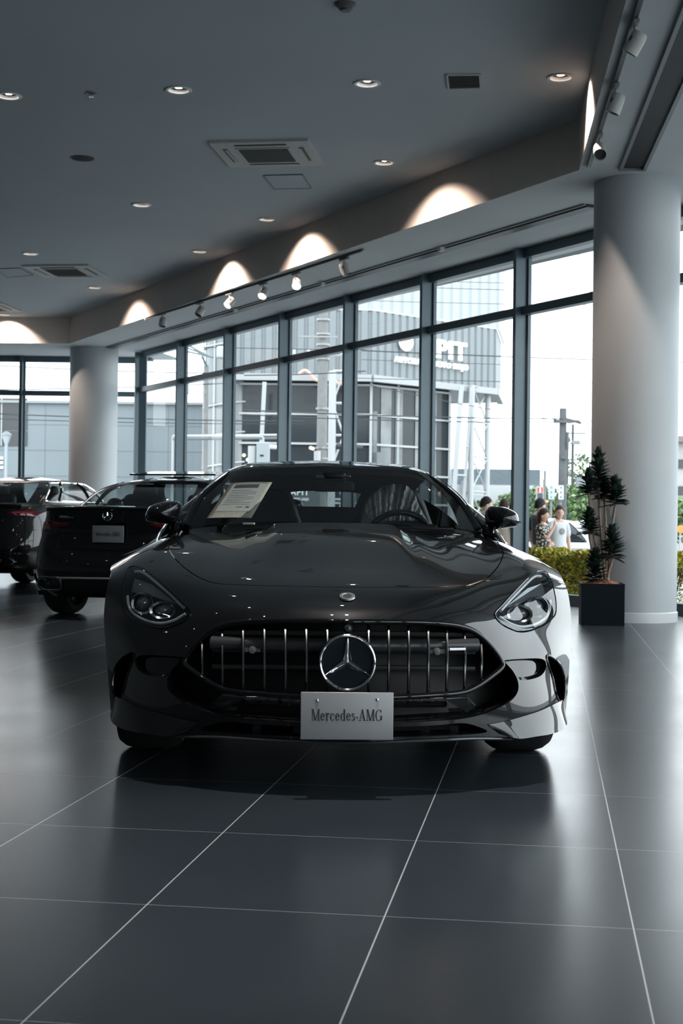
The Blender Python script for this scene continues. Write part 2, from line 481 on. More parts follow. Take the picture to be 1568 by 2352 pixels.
def cut_note(): pass
DL = [  # px, py, warm wall-washer?, power, label
    (20, 220, 0, 'recessed ceiling downlight cut by the left edge in the upper row'),
    (410, 206, 0, 'recessed ceiling downlight in the upper row above the left half of the black coupe'),
    (843, 191, 0, 'recessed ceiling downlight in the upper row left of the square grey vent'),
    (1287, 177, 1, 'warm recessed downlight washing the right fascia beside the square vent'),
    (882, 373, 1, 'recessed downlight right of the ceiling air conditioner, nearest fascia scallop in the middle'),
    (325, 470, 0, 'recessed downlight on the dark ceiling below the round ceiling speaker'),
    (613, 503, 1, 'recessed downlight beside the fascia below the access hatch of the big air conditioner'),
    (458, 577, 1, 'recessed downlight close to the fascia above the track spotlights'),
    (70, 582, 0, 'small far downlight just above the farther air conditioner'),
    (217, 660, 1, 'small far downlight just below the farther air conditioner'),
    (10, 722, 1, 'farthest downlight at the left edge over the frontal fascia')]
protoN, protoW = downlight_proto(M_LENSN), downlight_proto(M_LENSW)
firstN = firstW = True
def spot(loc, power, size, blend, col, rad=.05, rot=(0, 0, 0)):
    l = bpy.data.lights.new('downlight beam', 'SPOT'); l.energy = power; l.spot_size = size; l.spot_blend = blend; l.color = col; l.shadow_soft_size = rad
    o = bpy.data.objects.new('downlight_beam', l); COL.objects.link(o); o.location = loc; o.rotation_euler = rot
    return o
for px, py, w, lab in DL:
    p = at_z(px, py, HC)
    pr = protoW if w else protoN
    if (w and firstW) or (not w and firstN): o = pr
    else: o = copy_tree(pr)
    if w: firstW = False
    else: firstN = False
    o.location = p - Vector((0, 0, .0))
    tag(o, lab, 'ceiling light', 'recessed downlights in the main ceiling')
    if w:                                              # wall washer: the lamp in the can is tilted to the fascia next to it
        tv = RN if px == 1287 else (Vector((0, 1, 0)) if px == 10 else WN)
        dirv = (Vector((0, 0, -1)) * math.cos(math.radians(25)) + tv * math.sin(math.radians(25)))
        spot(p - Vector((0, 0, .02)), P_WASH, math.radians(112), .55, WARM, .03, dirv.to_track_quat('-Z', 'Y').to_euler())
    else:
        spot(p - Vector((0, 0, .02)), P_DOWN, math.radians(70), .35, NEUT, .04)
# the same lamps go on over the rest of the showroom, behind and beside the camera
MORE = [(x, y) for x in (-12.2, -9.4, -6.6, -3.8, -1.0) for y in (-4.6, -1.6, 1.4, 4.4, 7.4, 10.2) if not (x > -2 and y > 9)] + [(.25 - .63, 4.5)]  # the last can is added to carry the pool beam
for i, (x, y) in enumerate(MORE):
    o = copy_tree(protoN); o.location = (x + .14 * y, y, HC)
    tag(o, 'one of the even rows of recessed downlights over the unseen rear of the showroom', 'ceiling light', 'recessed downlights over the rear of the showroom')
    spot(o.location - Vector((0, 0, .02)), P_DOWN * .12, math.radians(80), .5, NEUT, .04)
spot(Vector((.25, 4.5, HC - .04)), 620, math.radians(46), .9, NEUT, .06)  # extra beam added to make the bright floor pool before the coupe
# a hole in the ceiling for each can (boolean would be heavy): the ceiling is cut as one mesh
def cut_ceiling():
    c = bpy.data.objects['ceiling']
    outer = [Vector(v.co[:2]) for v in c.data.vertices]
    vs = list(outer); eds = [(i, (i + 1) % len(outer)) for i in range(len(outer))]
    holes = []
    for p in [at_z(q[0], q[1], HC) for q in DL] + [Vector((x + .14 * y, y, HC)) for x, y in MORE]:
        ring = [Vector((p.x + .10 * math.cos(2 * PI * k / 28), p.y + .10 * math.sin(2 * PI * k / 28))) for k in range(28)]
        o = len(vs); vs += ring; eds += [(o + k, o + (k + 1) % 28) for k in range(28)]; holes.append([tuple(r) for r in ring])
    r = delaunay_2d_cdt(vs, eds, [], 0, 1e-5)
    fs = []
    op = [tuple(v) for v in outer]
    for f in r[2]:
        cx = sum(r[0][i].x for i in f) / len(f), sum(r[0][i].y for i in f) / len(f)
        if in_poly(cx, op) and not any(in_poly(cx, h) for h in holes): fs.append(list(f))
    me = bpy.data.meshes.new('ceiling'); me.from_pydata([(v.x, v.y, HC) for v in r[0]], [], fs); me.materials.append(M_CEIL)
    c.data = me
cut_ceiling()
for o in [o for o in bpy.data.objects if o.name.split('.')[0] == 'downlight']:
    pass

# air conditioner cassettes
M_AC = mat('cassette plastic', (.42, .42, .405), .5)
M_GR = mat('cassette grille', (.10, .10, .095), .6)
def cassette(c, rz, size, label):
    root = empty('air_conditioner', c, rz, label, 'air conditioner', 'ceiling air conditioners')
    h = size / 2
    mb = MB(); mb.box((0, 0, -.012), (size, size, .03), bev=.008); mb.build('panel', M_AC, root)
    mb = MB(); mb.box((0, 0, -.030), (size * .56, size * .56, .012), bev=.01); mb.build('grille_frame', M_AC, root)
    mb = MB(); mb.box((0, 0, -.036), (size * .50, size * .50, .008))
    for i in range(15):
        mb.box((0, -size * .24 + size * .48 * i / 14, -.041), (size * .49, .006, .006))
    mb.build('grille', M_GR, root)
    for k in range(4):
        a = k * PI / 2
        q = Matrix.Rotation(a, 3, 'Z') @ Vector((0, size * .385, -.0285))
        mb = MB(); mb.box(q, (size * .52, .055, .006), a); mb.build('air_slot', M_DARK, root)
        q = Matrix.Rotation(a, 3, 'Z') @ Vector((0, size * .372, -.033))
        mb = MB(); mb.box(q, (size * .50, .022, .010), a); mb.build('louver', M_AC, root)
    return root
def quad_fit(pts, z):
    q = [at_z(px, py, z) for px, py in pts]; c = sum(q, Vector()) / 4
    e = (q[1] - q[0] + q[2] - q[3]); return c, math.atan2(e.y, e.x), (e.length / 2 + ((q[3] - q[0]) + (q[2] - q[1])).length / 2) / 2
c, rz, s = quad_fit([(487, 316), (690, 310), (731, 381), (548, 389)], HC); print('AC', c, rz, s)
cassette(c, -.14, 1.12, 'square ceiling air conditioner with dark grille in the middle of the ceiling')
c2, rz2, s2 = quad_fit([(55, 606), (184, 604), (226, 633), (140, 640)], HC); print('AC2', c2, rz2, s2)
cassette(c2, -.14, 1.14, 'farther ceiling air conditioner seen flat above the left cars')
c3 = at_z(-34, 704, HC); cassette(c3, -.14, 1.1, 'farthest ceiling air conditioner cut off by the left edge')
def hatch(pts, label):
    q = [at_z(px, py, HC) for px, py in pts]; c = sum(q, Vector()) / 4
    root = empty('access_hatch', c, 0, label, 'ceiling hatch', 'ceiling access hatches')
    mb = MB(); mb.add([p - c + Vector((0, 0, -.006)) for p in q], [[0, 1, 2, 3]]); mb.build('panel', M_CEIL, root)
    mb = MB()
    for i in range(4): mb.bar(q[i] - c + Vector((0, 0, -.005)), q[(i + 1) % 4] - c + Vector((0, 0, -.005)), .014, .012)
    mb.build('frame', mat('hatch frame', (.07, .075, .08), .5), root)
hatch([(606, 402), (694, 400), (714, 431), (629, 433)], 'square outlined access hatch in the ceiling beside the big air conditioner')
hatch([(-8, 617), (45, 615), (76, 631), (18, 636)], 'faint outlined access hatch in the ceiling beside the farther air conditioner')
# vent
q = [at_z(px, py, HC) for px, py in ((1026, 170), (1102, 169), (1104, 200), (1030, 202))]; c = sum(q, Vector()) / 4
vt = empty('ceiling_vent', c, 0, 'small rectangular dark grey ceiling vent between two downlights', 'vent')
mb = MB(); mb.add([p - c + Vector((0, 0, -.008)) for p in q], [[0, 1, 2, 3]])
for i in range(1, 9):
    a = q[0].lerp(q[3], i / 9) - c; b = q[1].lerp(q[2], i / 9) - c
    mb.bar(a + Vector((0, 0, -.012)), b + Vector((0, 0, -.012)), .008, .006)
mb.build('grille', mat('vent grey', (.035, .04, .042), .6), vt)
mb = MB()
for i in range(4): mb.bar(q[i] - c + Vector((0, 0, -.008)), q[(i + 1) % 4] - c + Vector((0, 0, -.008)), .02, .016)
mb.build('frame', M_CEIL, vt)
# smoke detector, sprinkler, speaker
p = at_z(793, 8, HC); o = empty('smoke_detector', p, 0, 'round dark smoke detector at the top edge of the ceiling', 'smoke detector')
mb = MB(); mb.lathe([(.085, 0), (.085, -.018), (.06, -.034), (.058, -.046), (.0, -.05)], n=28); mb.build('housing', mat('detector grey', (.13, .135, .14), .5), o, smooth=True)
mb = MB(); mb.lathe([(.05, -.046), (.04, -.062), (0, -.064)], n=24); mb.build('sensor_cap', mat('detector cap', (.08, .085, .09), .5), o, smooth=True)
p = at_z(210, 214, HC); o = empty('sprinkler', p, 0, 'tiny sprinkler head with dark ring on the upper left ceiling', 'sprinkler')
mb = MB(); mb.lathe([(.055, 0), (.055, -.006), (.03, -.008)], n=24); mb.build('escutcheon', mat('sprinkler plate', (.08, .08, .085), .4), o, smooth=True)
mb = MB(); mb.lathe([(.012, 0), (.012, -.03), (.026, -.034), (.026, -.038), (0, -.04)], n=16); mb.build('nozzle', mat('chrome small', (.7, .7, .7), .2, 1.0), o, smooth=True)
p = at_z(190, 363, HC); o = empty('ceiling_speaker', p, 0, 'round dark flush speaker on the left side of the ceiling', 'speaker')
mb = MB(); mb.lathe([(.135, 0), (.135, -.008), (.125, -.010)], n=36); mb.build('rim', mat('speaker rim', (.05, .055, .06), .5), o, smooth=True)
mb = MB(); mb.lathe([(.125, -.008), (.09, -.013), (0, -.016)], n=36); mb.build('grille', mat('speaker mesh', (.03, .033, .036), .8, bump=.3, bscale=400), o, smooth=True)

# track spotlights under the soffit
M_SPOT = mat('spotlight body', (.42, .42, .41), .45)
def track(a, b, label, z=HS):
    c = (a + b) / 2; c.z = z
    mb = MB(); mb.bar(a - c + Vector((0, 0, -.016)), b - c + Vector((0, 0, -.016)), .036, .032)
    o = empty('light_track', c, 0, label, 'light track', 'ceiling light tracks'); mb.build('rail', mat('track metal', (.10, .105, .11), .4, .3), o)
    d = (b - a).normalized()
    for e in (a, b):
        m2 = MB(); m2.bar(e - c - d * .03 + Vector((0, 0, -.017)), e - c + d * .03 + Vector((0, 0, -.017)), .042, .036); m2.build('end_cap', M_SPOT, o)
def track_spot(p, aim, label, on, tdir, scale=1.0):
    root = empty('track_spotlight', p, math.atan2(tdir.y, tdir.x), label, 'spotlight', 'track spotlights under the soffit')
    mb = MB(); mb.box((0, 0, -.0485), (.20 * scale, .045, .03), bev=.006); mb.build('adapter', mat('spot adapter', (.20, .205, .21), .45), root)
    mb = MB(); mb.tube([(0, 0, -.055), (.01, 0, -.10), (.02, 0, -.135)], .012, 10); mb.box((.02, 0, -.14), (.05, .075 * scale, .02), bev=.005); mb.build('yoke', M_SPOT, root, smooth=True)
    R = Matrix.Rotation(-math.atan2(tdir.y, tdir.x), 3, 'Z')
    d = (R @ aim).normalized(); x = d.orthogonal().normalized(); y = d.cross(x); M = Matrix((x, y, d)).transposed()
    r = .058 * scale; c = Vector((.025, 0, -.185))
    mb = MB(); mb.lathe([(0, -.085), (r * .8, -.08), (r * .95, -.06), (r, -.02), (r, .08), (r * .94, .083), (r * .9, .065)], c, 28, M); mb.build('head', M_SPOT, root, smooth=True)
    mb = MB(); mb.lathe([(r * .9, .066), (r * .6, .06), (0, .06)], c, 24, M)
    mb.build('lamp', mat('spot lamp on', (1, 1, 1), .3, emit=(1, .97, .95), estr=9) if on else mat('spot lamp off', (.05, .05, .05), .15), root, smooth=True)
    mb = MB(); mb.box(c + M @ Vector((0, -r, -.01)), (.012, .012, .035), M=M); mb.build('vent_slot', M_DARK, root)
t0, t1 = at_z(335, 731, HS), at_z(834, 572, HS)
track(t0, t1, 'long light track on the soffit along the foot of the lit fascia')
td = (t1 - t0).normalized()
SP = [(373, 716, 0, (-.1, -.2, -1), 'leftmost of the six track spotlights below the lit fascia, unlit'),
      (459, 690, 0, (-.5, -.4, -1), 'second track spotlight from the left below the lit fascia'),
      (527, 668, 1, (-.75, -.6, -1), 'third track spotlight from the left, tilted with a bright rim'),
      (604, 645, 1, (-.35, -.75, -1), 'fourth track spotlight from the left, glowing white face'),
      (680, 621, 1, (-.05, -.9, -1), 'brightest track spotlight, fifth from the left, facing the camera'),
      (790, 587, 0, (.45, -.05, -1), 'track spotlight at the right end of the long track, turned to the glass')]
for px, py, on, aim, lab in SP:
    p = at_z(px, py, HS); track_spot(p - Vector((0, 0, .0)), Vector(aim), lab, on, td, 1.15)
r0, r1 = at_z(1352, 378, HS), at_z(1478, -30, HS)
r1 = r0 + (r1 - r0).normalized() * 9
track(r0, r1, 'short dark light track on the right soffit beside the slot')
rd = (r1 - r0).normalized()
for px, py, aim, lab in ((1458, 42, (-.55, .35, -1), 'nearest spotlight on the right track at the top edge'),
                         (1414, 188, (-.35, .2, -1), 'middle spotlight on the right track below the nearest one'),
                         (1377, 302, (-.1, -.9, -.8), 'farthest spotlight on the right track, facing the camera above the column')):
    track_spot(at_z(px, py, HS), Vector(aim), lab, 0, rd, 1.05)
# ================================================================== outside
random.seed(7)
Z = Vector((0, 0, 1))
def up(p, z): return Vector((p[0], p[1], z))
gm = mat('asphalt', (.24, .25, .255), .85, var=.12, vscale=1.5, bump=.15, bscale=90)
mb = MB(); mb.box((10, 75, OUT - .16), (200, 170, .2)); g = mb.build('road', gm); g['kind'] = 'structure'
# pavement along the showroom and its kerb
mb = MB(); mb.prism([up(wall_pt(-12, .36), OUT - .06), up(wall_pt(14, .36), OUT - .06), up(wall_pt(14, 5.2), OUT - .06), up(wall_pt(-12, 5.2), OUT - .06)], (0, 0, .06))
mb.build('sidewalk', mat('paving', (.45, .46, .46), .8, var=.1, vscale=2, bump=.1))['kind'] = 'structure'
mb = MB(); mb.prism([up(wall_pt(-12, 5.2), OUT - .06), up(wall_pt(14, 5.2), OUT - .06), up(wall_pt(14, 5.4), OUT - .06), up(wall_pt(-12, 5.4), OUT - .06)], (0, 0, .12))
mb.build('kerb', mat('kerb stone', (.55, .55, .54), .8, var=.08))['kind'] = 'structure'
mb = MB(); mb.prism([up(wall_pt(-12, .30), OUT - .05), up(wall_pt(14, .30), OUT - .05), up(wall_pt(14, .50), OUT - .05), up(wall_pt(-12, .50), OUT - .05)], (0, 0, .30))
mb.build('wall_footing', mat('footing', (.45, .46, .46), .8, var=.08))['kind'] = 'structure'
# white road lines
mb = MB()
for k in range(-8, 12):
    a, b = wall_pt(k, 9.0), wall_pt(k + .55, 9.0); mb.bar(up(a, OUT - .055), up(b, OUT - .055), .15, .01)
mb.build('road_marking', mat('road paint', (.75, .75, .74), .6))['kind'] = 'structure'

# ---- the big clad building with the sign
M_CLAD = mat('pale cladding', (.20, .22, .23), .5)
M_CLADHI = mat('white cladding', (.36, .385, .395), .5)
M_STEEL = mat('white steel', (.40, .41, .415), .45)
M_BGLS = mat('building glass', (.035, .042, .047), .1, spec=.25)
def ribbed(mb, a, b, z0, z1, pitch=.33, dep=.06):       # corrugated sheet wall from a to b
    a, b = up(a, 0), up(b, 0); L = (b - a).length; t = (b - a) / L; n = Vector((t.y, -t.x, 0)); N = int(L / pitch)
    prof = []
    for i in range(N):
        s = i * L / N; w = L / N
        for f, o in ((0, 0), (.55, 0), (.68, -dep), (.88, -dep)): prof.append(a + t * (s + w * f) + n * o)
    prof.append(b)
    mb.grid([[up(p, z1) for p in prof], [up(p, z0) for p in prof]])
bld = empty('sign_building', (1, 52, OUT), 0, 'large pale clad building with white sign letters and a gridded glass front across the road', 'building')
o = bld.location
pA, pB, pC = Vector((-3.6, 48, 0)) - o, Vector((.94, 48, 0)) - o, Vector((5.47, 52.3, 0)) - o
pD = Vector((6.1, 56.5, 0)) - o
pA2 = Vector((-3.75, 50.5, 0)) - o
ZB, ZT, ZH = 5.85 - OUT, 8.0 - OUT, 15.0 - OUT
mb = MB()
ribbed(mb, pA, pB, ZB, ZT); ribbed(mb, pB, pC, ZB, ZT); ribbed(mb, pC, pD, ZB, ZT); ribbed(mb, pA2, pA, ZB, ZT)
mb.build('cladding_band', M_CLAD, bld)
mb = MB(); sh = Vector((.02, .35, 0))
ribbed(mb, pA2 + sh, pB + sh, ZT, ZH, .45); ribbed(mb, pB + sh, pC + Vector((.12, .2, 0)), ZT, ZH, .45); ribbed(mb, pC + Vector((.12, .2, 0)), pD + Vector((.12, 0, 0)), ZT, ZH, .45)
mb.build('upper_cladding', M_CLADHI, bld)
mb = MB(); mb.prism([up(p, ZB - .12) for p in (pA2, pA, pB, pC, pD, Vector((-4.5, 9, 0)))], (0, 0, .12)); mb.prism([up(p, ZT) for p in (pA2, pA, pB, pC, pD, Vector((-4.5, 9, 0)))], (0, 0, .06))
mb.build('soffit', mat('building soffit', (.42, .43, .44), .6), bld)
mb = MB()
for a, b in ((pA2, pA), (pA, pB), (pB, pC), (pC, pD)): mb.bar(up(a, ZB - .08), up(b, ZB - .08), .22, .22)
mb.build('eaves_trim', mat('eaves trim', (.34, .35, .355), .5), bld)
# roof-edge grille high up
mb = MB(); mb.bar(up(pB + (pC - pB) * .75 + Vector((.1, .1, 0)), ZH - 4.45), up(pC + Vector((.15, .1, 0)), ZH - 4.45), .1, .45); mb.build('roof_vent', mat('roof vent dark', (.12, .13, .14), .5), bld)
# lettering
bd = (pC - pB).normalized(); bn = Vector((bd.y, -bd.x, 0))
M_LET = mat('white sign letters', (.95, .96, .96), .4, emit=(1, 1, 1), estr=.25)  # slight glow added so the letters read white
def on_face(vs, s, z):                                  # text plane to face B
    return [pB + bd * (s + v.x) + bn * (.10 + v.z) + Z * (z + v.y) for v in vs]
def s_of(px):                                            # where a bearing meets face B
    r = ray(px, 830); q = pB + o
    k = (q.x * bd.y - q.y * bd.x) / (r.x * bd.y - r.y * bd.x); w = r * k; return (Vector((w.x, w.y, 0)) - up(q, 0)).dot(bd), k
def z_of(px, py):
    s, k = s_of(px); r = ray(px, py); return 1 + r.z * k - OUT
def face_text(name, txt, px0, px1, py0, py1, bold):
    s0, _ = s_of(px0); s1, _ = s_of(px1); z0 = z_of(px0, py0)
    hcap = z_of((px0 + px1) / 2, py1) - z_of((px0 + px1) / 2, (py0 + 0))
    vs, fs = text_mesh(txt, 1.0, .04, bold, 'LEFT', 1.12)
    x0, x1 = min(v.x for v in vs), max(v.x for v in vs); y1 = max(v.y for v in vs)
    kx = (s1 - s0) / (x1 - x0)
    vs2 = [Vector(((v.x - x0) * kx, v.y * hcap / y1, v.z)) for v in vs]
    mb = MB(); mb.add(on_face(vs2, s0, z0), fs); return mb.build(name, M_LET, bld, weld=False)
face_text('sign_lettering', 'APIT', 960, 1066, 836, 795, .03)
face_text('sign_lettering', 'AUTOBACS KYOTO SHIJO', 901, 1069, 852, 839, .006)
# round emblem of curved red and white stripes
s0, kk = s_of(926); zc = z_of(926, 806); R = 22 * kk / F
mb = MB(); mr = MB()
for i in range(40):
    pass
def disc_pts(poly): return [pB + bd * (s0 + x * R * 1.05) + bn * .14 + Z * (zc + y * R) for x, y in poly]
vsd = [(math.cos(2 * PI * k / 40), math.sin(2 * PI * k / 40)) for k in range(40)]
mb.prism(disc_pts(vsd), bn * -.05); mb.build('emblem_disc', mat('emblem white', (.95, .93, .92), .4), bld)
for sgn in (1, -1):
    for i in range(5):
        pa, pb2 = [], []
        for k in range(13):
            t = k / 12; x = -.95 + 1.9 * t
            base = lambda f: (x * .75 - .05 + f * .35, sgn * (.06 + f * (1 - t * .35)) )
            f0 = t * (.18 + i * .20); 
            xx = -.85 + i * .30 + t * .62; yy = sgn * (t ** .8) * .95
            w = .055 * (1 - .3 * t)
            for lst, dx in ((pa, -w), (pb2, w)):
                q = Vector((xx + dx, yy)); 
                if q.length > .97: q = q.normalized() * .97
                lst.append((q.x, q.y))
        v = [p + bn * .012 for p in disc_pts(pa)] + [p + bn * .012 for p in disc_pts(pb2)]
        mr.add(v, [[k, k + 1, 13 + k + 1, 13 + k] for k in range(12)])
mr.build('emblem_stripes', mat('emblem red', (.42, .07, .045), .5), bld)
# glass front: dark glass with a white grid
mb = MB(); ins = Vector((0, .5, 0))
qa, qb, qc = pA2 + ins, pB + ins, pB + (pC - pB) * .62 + ins
mb.grid([[up(qa, ZB - .1), up(pA + ins, ZB - .1), up(qb, ZB - .1), up(qc, ZB - .1)], [up(qa, 0), up(pA + ins, 0), up(qb, 0), up(qc, 0)]]); mb.build('glass_front', M_BGLS, bld)
mb = MB()
for a, b in ((qa, pA + ins), (pA + ins, qb), (qb, qc)):
    L = (b - a).length; n = max(1, round(L / 1.3))
    for i in range(n + 1):
        p = a.lerp(b, i / n) - ins * .12; mb.bar(up(p, 0), up(p, ZB - .1), .085)
    for k in range(7):
        mb.bar(up(a - ins * .12, k * .98), up(b - ins * .12, k * .98), .07)
mb.build('glazing_grid', M_STEEL, bld)
# things seen behind the glass: pale blinds, columns and lit lamps inside
mb = MB(); rnd = random.Random(3)
for i in range(16):
    f = rnd.random(); p = qa.lerp(qb, f) - ins * .05; w = .3 + rnd.random() * .7; z0 = rnd.random() * 2; h = 1.5 + rnd.random() * 3
    p2 = p + (qb - qa).normalized() * w
    mb.add([up(p, z0), up(p2, z0), up(p2, min(z0 + h, ZB - .3)), up(p, min(z0 + h, ZB - .3))], [[0, 1, 2, 3]])
for f, w in ((.12, .5), (.3, .35), (.55, .5), (.75, .3)):
    p = qb.lerp(qc, f) - ins * .06; p2 = p + (qc - qb).normalized() * w
    mb.add([up(p, 0), up(p2, 0), up(p2, ZB - .3), up(p, ZB - .3)], [[0, 1, 2, 3]])
mb.build('blinds', mat('pale blinds', (.20, .215, .22), .6, var=.3, vscale=1.2), bld)
for i in range(22):
    p = (pA + ins).lerp(qb, .05 + .6 * rnd.random()) - ins * .1; mb = MB(); mb.ball(up(p, 1.6 + 2.2 * rnd.random()), .055, 8)
    mb.build('indoor_lamp', mat('indoor lamp glow', (1, .9, .75), .4, emit=(1, .85, .65), estr=3), bld)
# coil along the eaves, its copper colour standing in for orange reflections
mb = MB()
for k in range(2):
    x0 = -1.45 + k * .85 - o.x; pts = [(x0 + i * .06, 47.3 - o.y, ZB - .08 - .10 * k + .16 * math.sin(i * .45 + k)) for i in range(14)]
    mb.tube(pts, .055, 6)
mb.build('cable_loop', mat('orange reflection cable', (.72, .42, .33), .5), bld)
# lattice legs, braces and the leaning mast under the corner
def px_on(px, d): q = at(px, 1000, d); return Vector((q.x, q.y, 0)) - o
mb = MB(); l1, l2 = px_on(1082, 51), px_on(1119, 52.5)
mb.tube([up(l1, 0), up(l1, ZB)], .105, 12); mb.build('leg', M_STEEL, bld, smooth=True)
mb = MB(); mb.tube([up(l2, 0), up(l2, ZB)], .10, 12); mb.build('leg', M_STEEL, bld, smooth=True)
mb = MB(); n = 5
for i in range(n):
    z0, z1 = ZB * i / n, ZB * (i + 1) / n
    mb.tube([up(l1, z0), up(l2, z1)], .03, 6); mb.tube([up(l2, z0), up(l1, z1)], .03, 6); mb.tube([up(l1, z1), up(l2, z1)], .035, 6); mb.tube([up(l1, z1 - .12), up(l2, z1 - .12)], .02, 6)
mb.build('brace', M_STEEL, bld)
mb = MB(); m1, m2 = px_on(1034, 50), px_on(1062, 50.5)
mb.bar(up(m1, 0), up(m1 + Vector((.36, 0, 0)), ZB - .1), .16); mb.build('mast', M_STEEL, bld)
mb = MB(); mb.bar(up(m2 - Vector((.05, 0, 0)), 0), up(m2 + Vector((.28, 0, 0)), ZB - .1), .10)
for i in range(1, 6):
    a = up(m1 + Vector((.06 * i, 0, 0)), i * 1.0); b = up(m2 + Vector((.05 * i, 0, 0)), i * 1.0); mb.bar(a, b, .05)
mb.build('brace', M_STEEL, bld)
# second lattice leg left of the wide mullion
mb = MB(); l3, l4 = px_on(762, 46.6), px_on(789, 46.6)
mb.tube([up(l3, 0), up(l3, ZB)], .13, 10); mb.build('leg', M_STEEL, bld, smooth=True)
mb = MB(); mb.tube([up(l4, 0), up(l4, ZB)], .04, 8)
for i in range(6):
    z0 = ZB * i / 6; z1 = ZB * (i + 1) / 6
    mb.tube([up(l3, z0), up(l4, z1)] if i % 2 else [up(l4, z0), up(l3, z1)], .04, 6); mb.tube([up(l3, z1), up(l4, z1)], .045, 6)
mb.build('brace', M_STEEL, bld)
mb = MB(); b1 = px_on(590, 46.4)
mb.bar(up(b1, 0), up(b1 + Vector((.22, 0, 0)), ZB - .4), .13); mb.build('mast', M_STEEL, bld)
# rounded glazed stair tower with white hoops
c = at(520, 1000, 49); c = Vector((c.x, c.y, 0)) - o
mb = MB(); mb.lathe([(.75, 0), (.75, 7.6)], up(c, 0), 32); mb.build('stair_glass', mat('pale stair glass', (.20, .22, .23), .15), bld, smooth=True)
mb = MB()
for k in range(8):
    z = .2 + k * 1.0; mb.tube([up(c + Vector((.80 * math.cos(t), .80 * math.sin(t), 0)), z + .12 * math.cos(t)) for t in [2 * PI * i / 28 for i in range(28)]], .035, 6, closed=True)
for k in range(8):
    t = 2 * PI * k / 8 + .3; p = c + Vector((.80 * math.cos(t), .80 * math.sin(t), 0)); mb.bar(up(p, 0), up(p, 7.6), .05)
mb.build('hoop', M_STEEL, bld)

# a low street-level sign wall, read through the cabin of the black coupe
sg = empty('street_sign_wall', up(at(688, 1130, 40), OUT), 0, 'dark street level wall with white letters seen through the black coupe', 'sign')
mb = MB(); mb.box((.1, .06, 1.15), (.92, .08, 2.3), bev=.01); mb.build('panel', mat('dark sign panel', (.10, .11, .12), .5), sg)
for txt, w, z, h in (('APIT', .52, 2.05, .17), ('KYOTO SHIJO', .50, 1.90, .075)):
    vs, fs = text_mesh(txt, 1, .02, .02, 'CENTER', 1.12); x0, x1 = min(v.x for v in vs), max(v.x for v in vs); y1 = max(v.y for v in vs)
    mb = MB(); mb.add([((v.x - (x0 + x1) / 2) * w / (x1 - x0), .0 - v.z * .5, z + v.y * h / y1) for v in vs], fs); mb.build('lettering', M_LET, sg, weld=False)

# ---- grey panel building on the left, with dark windows
pw = empty('panel_building', (-14, 57, OUT), 0, 'long pale grey panel building filling the far left windows', 'building')
zt = 5.55 - OUT + .0
M_PAN = mat('grey wall panels', (.215, .245, .262), .7, var=.04, vscale=.4)
mb = MB(); mb.box((-5.6, 3, zt / 2), (37.3, 6, zt)); mb.build('wall', M_PAN, pw)
mb = MB()
for k in range(1, 6): mb.box((-5.6, -.004, k * 1.0), (37.3, .012, .015))
for k in range(-8, 5): mb.box((k * 2.4, -.004, zt / 2), (.015, .012, zt))
mb.build('panel_joints', mat('panel joint', (.16, .18, .19), .7), pw)
mb = MB(); mb.box((-5.6, -.05, zt + .03), (37.5, .2, .1)); mb.build('coping', mat('coping', (.28, .30, .31), .6), pw)
for wx, wn_ in ((-.75, 1), (-2.5, 1)):
    pass
wl = at(0, 965, 57) - pw.location; wr = at(63, 965, 57) - pw.location; w1, w0 = at(30, 912, 57) - pw.location, at(30, 1024, 57) - pw.location
for xa, xb in ((wr.x - 1.95, wr.x - 1.02), (wr.x - .98, wr.x)):
    for kk in range(3):
        za = w0.z + (w1.z - w0.z) * kk / 3; zb = w0.z + (w1.z - w0.z) * (kk + 1) / 3 - .05
        mb = MB(); mb.box(((xa + xb) / 2, -.02, (za + zb) / 2), (xb - xa, .04, zb - za)); w_ = mb.build('window', mat('far window dark', (.03, .035, .04), .1), pw)
mb = MB(); mb.box((wr.x - 1.0, -.03, (w0.z + w1.z) / 2), (.05, .06, w1.z - w0.z)); mb.build('window_bar', M_STEEL, pw)
vs, fs = text_mesh('E', 1, .02, .03, 'CENTER'); pe = at(-2, 1075, 56.8) - pw.location
mb = MB(); mb.add([(pe.x + v.x * .5, -.06 - v.z, pe.z + v.y * .62) for v in vs], fs); mb.build('lettering', M_LET, pw, weld=False)
# white background block with long white building far behind
fb2 = empty('white_building', up(at(1150, 1120, 66), OUT), 0, 'low white building with dark roof band behind the lattice legs', 'building')
mb = MB(); mb.box((0, 2.5, 1.55), (4.2, 5, 3.1)); mb.build('wall', mat('white render', (.55, .56, .56), .7), fb2)
mb = MB(); mb.box((-.2, 2.2, 3.45), (4.0, 4, .75)); mb.build('roof_band', mat('dark roof band', (.14, .17, .19), .6, var=.1), fb2)
mb = MB(); mb.box((1.05, -.02, 1.5), (.9, .06, .35)); mb.build('window', mat('far window dark', (.03, .035, .04), .1), fb2)
mb = MB(); mb.tube([(.85, .5, 3.8), (.85, .5, 4.6)], .03, 6); mb.ball((.85, .5, 3.95), .14, 8); mb.build('antenna', mat('antenna grey', (.3, .32, .33), .5), fb2)
mb = MB(); mb.box((-1.55, -.3, 3.0), (.5, .4, .5)); mb.build('air_unit', mat('unit grey', (.22, .24, .25), .6), fb2)
